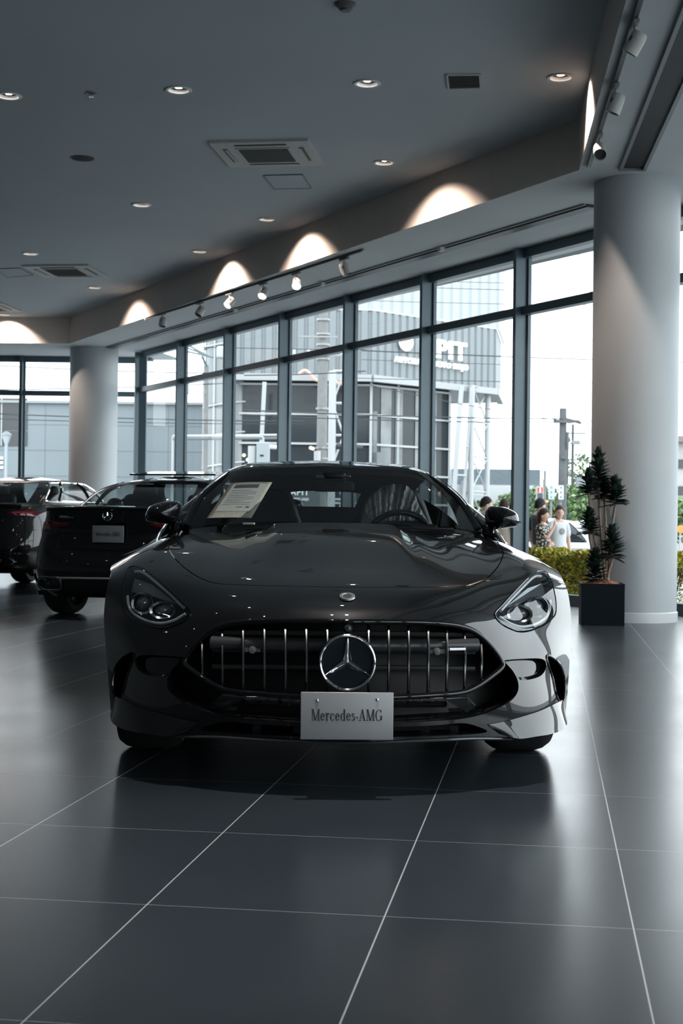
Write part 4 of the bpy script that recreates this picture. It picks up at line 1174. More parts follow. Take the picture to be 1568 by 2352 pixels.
def loop3(l, off=0.0):
    a = np.array(l); return [Vector(p) for p in S(a[:, 0], a[:, 1]) + Snorm(a[:, 0], a[:, 1]) * off]
def recess(name, l, depth, mt, parent, fwd=Vector((0, 1, 0)), mt2=None, scale=1.0):
    # wall ring going inward from an opening and a closing floor
    a = loop3(l); c = sum(a, Vector()) / len(a); b = [c + (p - c) * scale + fwd * depth for p in a]
    mb = MB(); mb.grid([a + [a[0]], b + [b[0]]]); n = len(b)
    tri = delaunay_2d_cdt([Vector((p.x, p.z)) for p in b], [(i, (i + 1) % n) for i in range(n)], [], 1, 1e-6)
    if len(tri[0]) == n: mb.add(b, [list(f) for f in tri[2]])
    return mb.build(name, mt, parent, smooth=True, sharp=math.radians(30))

# --- main grille
gr = recess('grille', loops['open'], .22, MATBLK, car)
INNER = [(797,1428),(890,1428),(982,1430),(1045,1436),(1082,1447),(1112,1468),(1138,1497),(1153,1522),(1149,1535),(1129,1552),(1093,1577),(1056,1591),(982,1597),(904,1601),(797,1603)]
inl = full(INNER)
rim3 = [p + Vector((0, -.004, 0)) for p in loop3(inl)]
mb = MB(); mb.tube(rim3, .0105, 10, closed=True); mb.build('grille_rim', GLOSSBLK, gr, smooth=True)
inpx = [cpx(p) for p in loop3(inl)]
def rim_y(px):                                          # top/bottom of the grille at a bearing
    ys = []
    for i in range(len(inpx)):
        a, b = inpx[i], inpx[(i + 1) % len(inpx)]
        if (a[0] - px) * (b[0] - px) <= 0 and abs(a[0] - b[0]) > 1e-6: ys.append(a[1] + (b[1] - a[1]) * (px - a[0]) / (b[0] - a[0]))
    return min(ys), max(ys)
for px in (473, 516, 561, 607.5, 654, 701, 748.6, 847, 893, 939, 984, 1027, 1068, 1106):
    pxm = px if px > 797 else 797 * 2 - px - 5
    y0, y1 = rim_y(px)
    mb = MB(); pts = []
    for k in range(9):
        t = k / 8; q = (797 + abs(px - 797 + (0 if px > 797 else 4)), y0 + 2 + (y1 - y0 - 4) * t)
        p = surf(*q); 
        if px < 797: p = Vector((-p.x, p.y, p.z))
        pts.append(p + Vector((0, .018 - .022 * math.sin(PI * t), 0)))
    L_, R_ = [], []
    w = .0052
    mb.grid([[p + Vector((-w, .02, 0)) for p in pts], [p + Vector((-w, .004, 0)) for p in pts], [p + Vector((-w * .5, 0, 0)) for p in pts], [p + Vector((w * .5, 0, 0)) for p in pts], [p + Vector((w, .004, 0)) for p in pts], [p + Vector((w, .02, 0)) for p in pts]])
    mb.build('slat', mat('slat chrome', (.20, .205, .21), .2, 1.0), gr, smooth=True)
# radiator layers behind the slats
mb = MB()
for z, d in ((.585, .10), (.52, .10), (.455, .11)):
    pts = [Vector((x, .10 + .30 * x * x + d, z - .03 * x * x)) for x in [-.5 + i * .05 for i in range(21)]]; mb.tube(pts, .010, 8)
pts = [Vector((x, .13 + .30 * x * x, .545)) for x in [-.5 + i * .05 for i in range(21)]]; mb.tube(pts, .026, 12)
mb.build('crash_beam', mat('beam plastic', (.03, .032, .034), .35), gr, smooth=True)
for px in (584, 1006):
    p = surf(797 + abs(px - 797), 1499); p.x = math.copysign(p.x, px - 797); p += Vector((0, .035, 0))
    mb = MB(); mb.lathe([(0, -.012), (.012, -.010), (.0145, 0), (.0145, .05)], p, 18, Matrix.Rotation(-PI / 2, 3, 'X')); mb.box(p + Vector((0, .02, .0)), (.06, .012, .016)); mb.build('sensor', mat('sensor grey', (.09, .095, .10), .35), gr, smooth=True)
p = surf(1050, 1491) + Vector((0, -.002, 0))
mb = MB(); mb.box(p, (.066, .008, .012), .28, bev=.003); mb.build('grille_badge', SATIN, gr)
p = surf(799, 1445) + Vector((0, .0, 0))
mb = MB(); mb.lathe([(0, -.014), (.010, -.012), (.016, -.004), (.018, .03)], p, 20, Matrix.Rotation(-PI / 2, 3, 'X')); mb.build('camera_lens', mat('camera black', (.02, .025, .028), .1), gr, smooth=True)

# --- three-pointed star in a ring
def star(parent, c, R, M, mt, back=None, name='star_emblem', tilt=0):
    st = empty('emblem_centre', c); st.parent = parent; bpy.data.objects.remove(st)
    mb = MB(); mb.lathe([(R, -.2 * .1 * R), (R * .985, -.10 * R), (R * .945, -.135 * R), (R * .905, -.10 * R), (R * .89, 0), (R, 0)], c, 64, M, closed=True)
    for k in range(3):
        a = PI / 2 + k * 2 * PI / 3
        tip = Vector((math.cos(a), math.sin(a), 0)) * R * .93; z0 = Vector((0, 0, -.05 * R)); zc = Vector((0, 0, -.20 * R))
        l = Vector((math.cos(a + PI / 3), math.sin(a + PI / 3), 0)) * R * .165; r = Vector((math.cos(a - PI / 3), math.sin(a - PI / 3), 0)) * R * .165
        v = [tip + z0 * 1.6, l + z0 * .2, r + z0 * .2, zc]
        mb.add([M @ q + Vector(c) for q in v], [[0, 1, 3], [0, 3, 2]])
        v = [tip + z0 * .2, l + z0 * .2, r + z0 * .2, tip + z0 * 1.6]
        mb.add([M @ q + Vector(c) for q in v], [[0, 3, 1], [0, 2, 3]])
    ob = mb.build(name, mt, parent, smooth=True, sharp=math.radians(22))
    if back:
        mb = MB(); mb.lathe([(0, .004), (R * .91, .004), (R * .91, .012), (0, .012)], c, 48, M); mb.build('emblem_disc', back, ob, smooth=True)
    return ob
c = cp(797.5, 1521, -.018); MX = Matrix.Rotation(-PI / 2 + .0, 3, 'X')
# local axes of the emblem: x right, y up, -z towards the viewer
ME_ = Matrix(((1, 0, 0), (0, 0, 1), (0, 1, 0)))
star(car, c, 66 * (D0 - .02) / F, ME_, CHROME, mat('emblem glass', (.012, .016, .020), .06))
p = surf(797, 1373, .003); n = surfn(797, 1373)
xa = Vector((1, 0, 0)); ya = n.cross(xa) * -1; ya = (ya if ya.z > 0 else -ya)
MB_ = Matrix((xa, ya, -n)).transposed()
mb = MB(); mb.lathe([(0, -.004), (.018, -.004), (.019, -.006), (.0285, -.006), (.030, 0)], p, 40, MB_); hb = mb.build('hood_badge', SATIN, car, smooth=True)
mb = MB()
for k in range(28):
    a = 2 * PI * k / 28; q = Vector((math.cos(a) * .0237, math.sin(a) * .0237, -.0068)); mb.ball(p + MB_ @ q, .0016, 6)
mb.build('wreath', DKCHROME, hb)
mb = MB(); mb.lathe([(0, -.0055), (.0165, -.0055), (.0165, -.004)], p, 28, MB_)
mb.build('badge_field', mat('badge field', (.10, .11, .12), .25, .6), hb)

# --- licence plate
pw_, ph_ = 213 * (D0 - .05) / F, 109 * (D0 - .05) / F
pc = cp(796.5, 1644.5, -.05)
mb = MB(); mb.box(pc, (pw_, .006, ph_), bev=.012)
plate = mb.build('license_plate', PLATE, car, smooth=True)
mb = MB(); mb.box(pc + Vector((0, .03, .0)), (pw_ * .7, .05, ph_ * .5)); mb.build('plate_bracket', MATBLK, plate)
for px, py in ((728, 1609), (866, 1607)):
    q = cp(px, py, -.054); mb = MB(); mb.lathe([(0, -.004), (.005, -.003), (.007, 0)], q, 12, Matrix.Rotation(-PI / 2, 3, 'X')); mb.build('screw', CHROME, plate, smooth=True)
# condensed roman lettering drawn stroke by stroke; glyphs in a 1-high box
def glyphs():
    S_, H_ = .12, .045                                 # stem and hairline
    def R(x0, y0, x1, y1): return [(x0, y0), (x1, y0), (x1, y1), (x0, y1)]
    def st(x, y0, y1, w=S_): return R(x - w / 2, y0, x + w / 2, y1)
    def serif(x, y, w=.20): return R(x - w / 2, y - H_ / 2, x + w / 2, y + H_ / 2)
    def diag(x0, y0, x1, y1, w): return [(x0 - w / 2, y0), (x0 + w / 2, y0), (x1 + w / 2, y1), (x1 - w / 2, y1)]
    def arc(cx, cy, rx, ry, a0, a1, n=14):              # thick at the sides, thin at top and bottom
        out = []; 
        P = []
        for i in range(n + 1):
            a = math.radians(a0 + (a1 - a0) * i / n); w = H_ + (S_ - H_) * abs(math.cos(a)) ** 1.3
            P.append(((cx + rx * math.cos(a), cy + ry * math.sin(a)), (cx + (rx - w) * math.cos(a), cy + (ry - min(w, .06) * .8) * math.sin(a))))
        for i in range(n): out.append([P[i][0], P[i + 1][0], P[i + 1][1], P[i][1]])
        return out
    x = .66; G = {}
    G['M'] = (.80, [st(.12, 0, 1, H_), st(.68, 0, 1), diag(.15, 1, .40, 0, S_), diag(.40, 0, .66, 1, H_ * 1.2), serif(.12, .017), serif(.68, .017, .22), serif(.09, .983, .14), serif(.70, .983, .16)])
    G['A'] = (.66, [diag(.12, 0, .34, 1, H_ * 1.1), diag(.54, 0, .32, 1, S_), R(.19, .30, .47, .335), serif(.12, .017), serif(.54, .017)])
    G['G'] = (.72, arc(.36, .5, .30, .5, 45, 318) + [st(.60, .06, .42), serif(.58, .42, .24), st(.58, .74, .97, H_)])
    G['e'] = (.48, arc(.24, x / 2, .20, x / 2, 0, 325) + [R(.07, x * .50, .42, x * .50 + H_)])
    G['c'] = (.46, arc(.24, x / 2, .20, x / 2, 45, 322) + [R(.33, x * .72, .42, x * .86)])
    G['r'] = (.40, [st(.14, 0, x), serif(.14, .017), serif(.10, x - .017, .14)] + [[(.18, x - .12), (.26, x - .01), (.37, x), (.37, x - .13), (.29, x - .12), (.18, x - .20)]])
    G['d'] = (.52, arc(.22, x / 2, .18, x / 2, 60, 300) + [st(.39, 0, 1), serif(.35, .983, .14), serif(.42, .017, .14), R(.20, x - H_, .36, x), R(.20, 0, .36, H_)])
    G['s'] = (.38, [[(.32, x * .80), (.30, x * .97), (.12, x), (.05, x * .82), (.07, x * .62), (.15, x * .66), (.14, x * .84), (.24, x * .92)], [(.05, x * .80), (.09, x * .58), (.32, x * .34), (.31, x * .16), (.35, x * .22), (.34, x * .42), (.14, x * .68)], [(.05, x * .22), (.06, .02), (.25, 0), (.35, x * .18), (.33, x * .40), (.25, x * .36), (.25, x * .14), (.14, x * .08)]])
    G['-'] = (.30, [R(.04, .26, .26, .33)])
    return G
GL = glyphs()
def plate_text(name, parent, c, width, height, mt, ex=Vector((1, 0, 0)), ey=Vector((0, 0, 1)), t=Vector((0, -.0015, 0))):
    s = 'Mercedes-AMG'; tot = sum(GL[ch][0] for ch in s); k = width / tot; x = -width / 2; mb = MB()
    for ch in s:
        adv, polys = GL[ch]
        for pl in polys: mb.prism([c + ex * (x + a * k) + ey * (b * height - height * .40) for a, b in pl], t)
        x += adv * k
    return mb.build(name, mt, parent, weld=False)
plate_text('lettering', plate, pc + Vector((0, -.0032, 0)), 164 * (D0 - .05) / F, 26 * (D0 - .05) / F, INK)

# --- lower slit, side vents, bumper pockets
lo = recess('lower_intake', loops['low'], .16, MATBLK, car)
for px in (597, 689, 979, 1045):
    a = surf(797 + abs(px - 797), 1668); b = surf(797 + abs(px - 797), 1690); a.x = math.copysign(a.x, px - 797); b.x = math.copysign(b.x, px - 797)
    mb = MB(); mb.bar(a + Vector((0, .03, 0)), b + Vector((0, .03, 0)), .006, .03); mb.build('fin', GLOSSBLK, lo)
tot = []
a = np.array([(u, 0.0) for u in np.linspace(-5.2, 5.2, 60)])
lip = [Vector(p) + Vector((0, -.006, -.004)) for p in S(a[:, 0], a[:, 1])]
mb = MB(); mb.tube(lip, .0055, 8); mb.build('splitter_edge', mat('splitter gloss', (.05, .055, .06), .12, .4), car, smooth=True)
for s in (1, -1):
    k = 'r' if s > 0 else 'l'
    v = recess('side_vent', loops['vent_' + k], .18, MATBLK, car, Vector((-.25 * s, 1, 0)))
    v3 = loop3(loops['vent_' + k]); mb = MB(); mb.tube([p + Vector((0, .002, 0)) for p in v3], .006, 8, closed=True); mb.build('vent_edge', GLOSSBLK, v, smooth=True)
    q = recess('bumper_pocket', loops['pock_' + k], .035, GLOSSBLK, car, Vector((-.15 * s, 1, .15)), scale=.94)
    # angular blade inside the lower opening
    bl = []
    for px, py, d in ((1019, 1604, .09), (1075, 1601, .14), (1095, 1622, .19), (1070, 1638, .17), (1046, 1621, .12)):
        p = cp(px, py, d); bl.append(Vector((s * p.x, p.y, p.z)))
    mb = MB(); mb.prism(bl, (0, .05, 0)); mb.build('intake_blade', mat('blade gloss', (.03, .032, .035), .06, .5), gr, bevel=.004)
    # cross bar under the grille ring
mb = MB(); pts = [p for p in (surf(797 + abs(d), 1622) for d in range(0, 231, 23))]
pts = [Vector((-p.x, p.y + .06, p.z)) for p in pts[:0:-1]] + [p + Vector((0, .06, 0)) for p in pts]; mb.tube(pts, .012, 8); mb.build('intake_bar', GLOSSBLK, gr, smooth=True)
for k in range(-8, 9):
    if abs(k) < 3: continue
    p = surf(797 + abs(k) * 27, 1616); p.x = math.copysign(p.x, k); mb = MB(); mb.box(p + Vector((0, .075, 0)), (.05, .02, .028), bev=.004); mb.build('shutter', mat('shutter grey', (.02, .022, .024), .25), gr)

# --- blades at the lower bumper corners, leaning out towards the floor
BLADE_T = [(1118, 1664), (1160, 1656), (1200, 1645), (1237, 1633), (1265, 1620), (1290, 1607)]
BLADE_B = [(1150, 1687), (1178, 1693), (1215, 1689), (1245, 1684), (1272, 1672), (1294, 1644)]
for s in (1, -1):
    tp_, bt_ = crom([(x, y, 0) for x, y in BLADE_T], 5), crom([(x, y, 0) for x, y in BLADE_B], 5); G = []
    for i in range(9):
        t = i / 8; row = []
        for k, (a, b) in enumerate(zip(tp_, bt_)):
            f = k / (len(tp_) - 1); e = .004 + .034 * t * min(1, f * 6 + .15) * min(1, (1 - f) * 6 + .2)
            p = surf(a.x + (b.x - a.x) * t, a.y + (b.y - a.y) * t, e); row.append(Vector((s * p.x, p.y, p.z)))
        G.append(row)
    G.append([p + Vector((-s * .02, .05, .0)) for p in G[-1]])
    mb = MB(); mb.grid(G); mb.build('bumper_blade', PAINT, car, smooth=True, weld=False)
# --- headlights
for s in (1, -1):
    key = 'hl_r' if s > 0 else 'hl_l'
    hl = recess('headlight', loops[key], .11, mat('lamp housing', (.02, .022, .024), .3), car, Vector((-.12 * s, 1, -.12)), scale=.86)
    ln = sub('lens', [key], LENS, hl, .002)
    mb = MB(); mb.tube(loop3(loops[key], .0), .0042, 8, closed=True); mb.build('lens_seal', GLOSSBLK, hl, smooth=True)
    def q(px, py, dy):
        p = surf(px, py); return Vector((s * p.x, p.y + dy, p.z))
    # two projector units in bezels
    for px, py, rx, rz in ((1196, 1411, .052, .034), (1236, 1396, .046, .044)):
        p = q(px, py, .035)
        M = Matrix.Rotation(-PI / 2, 3, 'X') @ Matrix.Diagonal((rx / .045, rz / .045, 1))
        mb = MB(); mb.lathe([(.030, .03), (.036, -.002), (.045, -.008), (.048, 0), (.046, .035)], p, 32, M); pr = mb.build('projector_bezel', DKCHROME, hl, smooth=True)
        mb = MB(); mb.lathe([(0, -.004), (.015, -.001), (.026, .008), (.031, .02)], p, 28, M); mb.build('projector', mat('projector glass', (.10, .12, .14), .03, 0, .8, 1), hl, smooth=True)
    # daytime light blade along the upper edge and along the bottom
    top = [q(px, py, .03) for px, py in ((1152, 1404), (1178, 1374), (1204, 1348), (1228, 1326), (1244, 1324))]
    mb = MB(); mb.tube(crom(top, 5), .0065, 8); mb.build('light_blade', mat('light guide', (.60, .64, .66), .15), hl, smooth=True)
    bot = [q(px, py, .03) for px, py in ((1150, 1418), (1175, 1434), (1205, 1441), (1240, 1431), (1262, 1410), (1266, 1380))]
    mb = MB(); mb.tube(crom(bot, 5), .006, 8); mb.build('light_blade', mat('light guide', (.60, .64, .66), .15), hl, smooth=True)
    # inner reflector step
    st = [q(px, py, .06) for px, py in ((1160, 1400), (1215, 1352), (1250, 1340), (1262, 1372), (1230, 1376), (1190, 1392))]
    mb = MB(); mb.prism(st, (0, .01, 0)); mb.build('reflector', mat('lamp reflector dark', (.22, .24, .26), .2, .8), hl, bevel=.003)

# --- windscreen, roof, pillars
WROWS = [
 [(765,1199,1.66),(860,1200,1.68),(950,1204,1.74),(1030,1211,1.83),(1098,1221,1.96)],
 [(765,1130,2.04),(850,1131,2.06),(932,1134,2.11),(1003,1139,2.18),(1052,1147,2.28)],
 [(766,1069,2.44),(838,1070,2.45),(904,1074,2.48),(951,1080,2.53),(983,1090,2.60)]]
wr = []
for r in WROWS:
    h = [cp(*q) for q in r]; h[0].x = 0; wr.append([Vector((-p.x, p.y, p.z)) for p in h[:0:-1]] + h)
ws = loft(wr, 41, 25)
mb = MB(); mb.grid(ws); mb.build('windshield', CARGLASS, car, smooth=True, weld=False)
e0, e1 = [r[-1] for r in ws], [r[0] for r in ws]
roof_half = [
 [wr[2][4], wr[2][5], wr[2][6], wr[2][7], wr[2][8]],
 [Vector((0, 2.95, 1.352)), Vector((.17, 2.95, 1.347)), Vector((.34, 2.96, 1.339)), Vector((.48, 2.98, 1.322)), Vector((.575, 3.0, 1.278))],
 [Vector((0, 3.45, 1.325)), Vector((.17, 3.45, 1.32)), Vector((.33, 3.45, 1.305)), Vector((.46, 3.45, 1.28)), Vector((.56, 3.45, 1.23))],
 [Vector((0, 3.85, 1.235)), Vector((.16, 3.85, 1.23)), Vector((.31, 3.84, 1.21)), Vector((.43, 3.82, 1.175)), Vector((.53, 3.8, 1.12))]]
rc = [[Vector((-p.x, p.y, p.z)) for p in r[:0:-1]] + r for r in roof_half]
rf = loft(rc, 41, 31); mb = MB(); mb.grid(rf); mb.build('roof', PAINT, car, smooth=True, weld=False)
# rear glass down to the tail
rgc = [rc[3], [Vector((x, 4.15, 1.10 - .03 * abs(x))) for x in (-.55, -.42, -.30, -.15, 0, .15, .30, .42, .55)], [Vector((x, 4.45, .98 - .03 * abs(x))) for x in (-.58, -.45, -.31, -.16, 0, .16, .31, .45, .58)]]
rg = loft(rgc, 25, 15); mb = MB(); mb.grid(rg); mb.build('rear_glass', CARGLASS, car, smooth=True, weld=False)
belt = crom([(.86, 1.80, .885), (.885, 2.2, .93), (.88, 2.8, .955), (.86, 3.4, .965), (.80, 3.9, .97), (.66, 4.45, .95)], 6)
rail = crom([wr[0][8] + Vector((.0, .02, .0)), wr[1][8], wr[2][8], roof_half[1][4], roof_half[2][4], roof_half[3][4], Vector((.58, 4.15, 1.03)), Vector((.60, 4.45, .95))], 6)
def resample(P, n):
    L = [0]
    for a, b in zip(P, P[1:]): L.append(L[-1] + (b - a).length)
    out = []
    for i in range(n):
        t = L[-1] * i / (n - 1); k = max(j for j in range(len(L)) if L[j] <= t + 1e-9); k = min(k, len(P) - 2)
        out.append(P[k].lerp(P[k + 1], min(1, max(0, (t - L[k]) / (L[k + 1] - L[k] or 1)))))
    return out
for s in (1, -1):
    fx = lambda P: [Vector((s * p.x, p.y, p.z)) for p in P]
    a, b = resample(rail, 40), resample(belt, 40)
    mid = [p.lerp(q, .5) + Vector((.035, 0, .0)) for p, q in zip(a, b)]
    side = [fx(a), fx(mid), fx(b)]
    mb = MB(); G = loft(side, 40, 9)
    mb.grid([r[3:27] for r in G]); mb.build('side_glass', CARGLASS, car, smooth=True, weld=False)
    mb = MB(); mb.grid([r[26:] for r in G]); mb.build('quarter_panel', PAINT, car, smooth=True, weld=False)
    mb = MB(); mb.grid([r[:4] for r in G]); mb.build('mirror_triangle', GLOSSBLK, car, smooth=True, weld=False)
    j0, j1 = (0, 3) if s < 0 else (40, 37)
    mb = MB(); mb.grid([[r[j0] + Vector((0, .012, -.006)) for r in ws], [r[j1] + Vector((0, .018, -.010)) for r in ws]]); mb.build('pillar_trim', MATBLK, car, smooth=True, weld=False)
    # A pillar and roof rail: painted strip, a reflected line built as its bright drip edge
    P = fx(rail); mb = MB(); mb.tube(P, [.025 - .0017 * i for i in range(13)] + [.004] * (len(P) - 13), 10); mb.build('pillar', PAINT, car, smooth=True)
    edge = [Vector((s * p.x * 1.0 + s * .016, p.y - .01, p.z + .010)) for p in rail[:12]]
    mb = MB(); mb.tube(edge, [.0055 - .0004 * i for i in range(12)], 6); mb.build('drip_strip_reflection', DKCHROME, car, smooth=True)
# black band printed on the glass, and the cowl with wipers
mb = MB(); mb.grid([[p + Vector((0, .012, -.012)) for p in ws[-1]], [p + Vector((0, .012, -.012)) for p in ws[-4]]]); mb.build('glass_band', MATBLK, car, weld=False)
cow_b = [Vector(p) for p in S(np.linspace(-5.8, 5.8, 41), np.full(41, 9.0))]
mb = MB(); mb.grid([[p + Vector((0, .0, -.005)) for p in ws[0]], [p.lerp(q, .5) + Vector((0, 0, -.02)) for p, q in zip(ws[0], cow_b)], [p + Vector((0, 0, -.012)) for p in cow_b]])
cowl = mb.build('cowl', GLOSSBLK, car, smooth=True, weld=False)
for x0, x1 in ((-.42, .10), (.05, .58)):
    a = Vector((x0, 1.60 + .25 * x0 * x0, .965)); b = Vector((x1, 1.64 + .25 * x1 * x1, .972))
    mb = MB(); mb.tube([a, a.lerp(b, .5) + Vector((0, -.01, .012)), b], .006, 6); mb.bar(a.lerp(b, .2) + Vector((0, .012, .006)), b + Vector((0, .012, .004)), .006, .014); mb.build('wiper', MATBLK, car, smooth=True)
mb = MB(); mb.box(surf(590 * 0 + 1004, 1208) * 0 + cp(571, 1203, 1.66), (.06, .04, .012), bev=.005); mb.build('washer_cover', SATIN, car)

# --- flanks
def sideX(y, z):
    w = .955 + .030 * math.exp(-((y - 1.15) / .45) ** 2) + .035 * math.exp(-((y - 3.75) / .55) ** 2)
    w -= .030 * math.exp(-((y - 2.35) / .6) ** 2)
    if y > 4.2: w -= .55 * (y - 4.2) ** 2
    t = (z - .62)
    w -= (.55 * t * t * (1 + max(0, t) * 2.2)) if t > 0 else .28 * t * t
    w += .012 * math.exp(-((z - .48) / .05) ** 2)
    return w
front_edge = [Vector(p) for p in S(np.full(28, 8.0), np.linspace(0, 9, 28))]
FW, RW, WR, AR = Vector((0, 1.20, .345)), Vector((0, 3.70, .352)), .345, .385
poly = [(p.y + .015, p.z) for p in front_edge if p.z > .0]
outl = []
outl += poly                                            # front edge bottom -> top
tops = [(2.0, .905), (2.4, .925), (2.9, .945), (3.4, .955), (3.9, .955), (4.35, .94), (4.62, .90), (4.70, .75), (4.68, .5), (4.60, .26), (4.2, .22)]
outl += tops
def arch(c, r, n=18): return [(c.y + r * math.cos(math.radians(a)), c.z + r * math.sin(math.radians(a))) for a in np.linspace(-18, 198, n)]
ra, fa_ = arch(RW, AR + .005), arch(FW, AR)
outl += ra + [(3.2, .20), (2.3, .18), (1.5, .20)] + [q for q in fa_ if q[0] > .80 or q[1] > .66]
# keep the outline simple (the front arch ends on the bumper edge)
def simple(o):
    out = []
    for q in o:
        if not out or math.hypot(q[0] - out[-1][0], q[1] - out[-1][1]) > .012: out.append(q)
    return out
outl = simple(outl)
v2 = [Vector(q) for q in outl]; n = len(v2); ed = [(i, (i + 1) % n) for i in range(n)]
kk = np.array(outl)
for iy in range(14, 95):
    for iz in range(3, 20):
        y, z = iy * .05, iz * .05
        if in_poly((y, z), outl) and np.min((kk[:, 0] - y) ** 2 + (kk[:, 1] - z) ** 2) > .0006: v2.append(Vector((y, z)))
cd = delaunay_2d_cdt(v2, ed, [], 0, 1e-6)
ff = [list(f) for f in cd[2] if in_poly((sum(cd[0][i].x for i in f) / 3, sum(cd[0][i].y for i in f) / 3), outl)]
fe = np.array([(p.y, p.z, p.x) for p in front_edge])
def sX(y, z):
    # blend to the real edge of the front panel so both meet
    k = np.argmin((fe[:, 0] - y) ** 2 + (fe[:, 1] - z) ** 2); d = math.hypot(fe[k, 0] - y, fe[k, 1] - z)
    w = math.exp(-(d / .16) ** 2); return sideX(y, z) * (1 - w) + (fe[k, 2]) * w
for s in (1, -1):
    mb = MB(); mb.add([(s * sX(q.x, q.y), q.x, q.y) for q in cd[0]], ff); sd = mb.build('side_panel', PAINT, car, smooth=True, sharp=math.radians(80))
    mb = MB(); mb.tube([(s * (sX(y, .60) + .001), y, z) for y, z in [(1.55, .30), (1.55, .55), (1.60, .72), (1.66, .78)]], .004, 5); mb.build('door_gap', MATBLK, sd)
    mb = MB(); mb.tube([(s * (sX(y, z) + .001), y, z) for y, z in [(2.95, .30), (2.98, .55), (2.95, .75), (2.9, .85)]], .004, 5); mb.build('door_gap', MATBLK, sd)
    mb = MB(); mb.box((s * .955, 2.65, .80), (.02, .22, .03), bev=.008); mb.build('door_handle', PAINT, car)
    mb = MB(); mb.box((s * .90, 2.35, .19), (.12, 1.5, .05), bev=.02); mb.build('sill', MATBLK, car)
    # deck between belt and flank, wheel wells
    for cc, r in ((FW, AR), (RW, AR + .005)):
        A = [Vector((s * .97, cc.y + r * math.cos(math.radians(a)), cc.z + r * math.sin(math.radians(a)))) for a in np.linspace(-12, 192, 25)]
        mb = MB(); mb.grid([[Vector((s * sX(p.y, p.z) * .965, p.y, p.z)) for p in A], [Vector((s * .60, p.y, p.z)) for p in A]]); mb.add([Vector((s * .60, p.y, p.z)) for p in A], [list(range(25))]); mb.build('wheel_well', MATBLK, car)
# closing surfaces: bonnet-to-belt shoulders, tail, underbody
for s in (1, -1):
    tp = resample([Vector((sX(y, z), y, z)) for y, z in [(1.74, .83)] + tops[:6]], 24); bl_ = resample(belt, 24)
    mb = MB(); mb.grid([[Vector((s * p.x, p.y, p.z)) for p in tp], [Vector((s * p.x, p.y, p.z)) for p in bl_]]); mb.build('shoulder', PAINT, car, smooth=True, weld=False)
tl = [[Vector((x, 4.45 + .0 * abs(x), .975 - .03 * abs(x))) for x in np.linspace(-.72, .72, 13)], [Vector((x, 4.66 - .25 * x * x, .93)) for x in np.linspace(-.80, .80, 13)], [Vector((x, 4.74 - .25 * x * x, .75)) for x in np.linspace(-.86, .86, 13)], [Vector((x, 4.72 - .25 * x * x, .5)) for x in np.linspace(-.90, .90, 13)], [Vector((x, 4.62 - .25 * x * x, .24)) for x in np.linspace(-.88, .88, 13)]]
mb = MB(); mb.grid(loft(tl, 25, 21)); mb.build('tail', PAINT, car, smooth=True, weld=False)
mb = MB(); mb.box((0, 2.5, .22), (1.66, 4.0, .04)); mb.box((0, .62, .27), (1.1, .6, .04)); mb.build('underbody', MATBLK, car)
mb = MB(); mb.box((0, .52, .42), (1.0, .02, .5)); mb.build('radiator', MATBLK, car)
mb = MB(); mb.box((0, 1.05, .42), (1.1, .9, .36)); mb.build('engine_block', MATBLK, car)

# --- wheels
def wheel(root, c, s, R=.345, w=.27, rimr=.255):
    M = Matrix.Rotation(PI / 2 * s, 3, 'Y')
    mb = MB(); mb.lathe([(rimr, -w / 2 + .01), (R - .03, -w / 2), (R - .008, -w / 2 + .03), (R, -w / 2 + .06), (R, w / 2 - .06), (R - .008, w / 2 - .03), (R - .03, w / 2), (rimr, w / 2 - .01)], c, 48, M); wh = mb.build('wheel', RUBBER, root, smooth=True)
    mb = MB(); mb.lathe([(rimr, w / 2 - .02), (rimr - .015, w / 2 - .01), (rimr - .02, w / 2 - .05), (rimr - .03, -w / 2 + .02)], c, 40, M)
    for k in range(10):
        a = 2 * PI * k / 10; d = Vector((math.cos(a), math.sin(a), 0)); z = Vector((0, 0, w / 2 - .035))
        mb.bar(Vector(c) + M @ (d * .05 + z + Vector((0, 0, .0))), Vector(c) + M @ (d * (rimr - .018) + z), .028, .03, up=M @ Vector((0, 0, 1)))
    mb.lathe([(0, w / 2 - .01), (.055, w / 2 - .015), (.06, w / 2 - .05)], c, 24, M); mb.build('rim', DKCHROME, wh, smooth=True)
    mb = MB(); mb.lathe([(.05, .02), (.19, .02), (.19, .045), (.05, .045)], c, 32, M); mb.build('brake_disc', SATIN, wh, smooth=True)
for s in (1, -1):
    wheel(car, (s * .805, FW.y, WR), s); wheel(car, (s * .80, RW.y, .352), s, .352, .30)

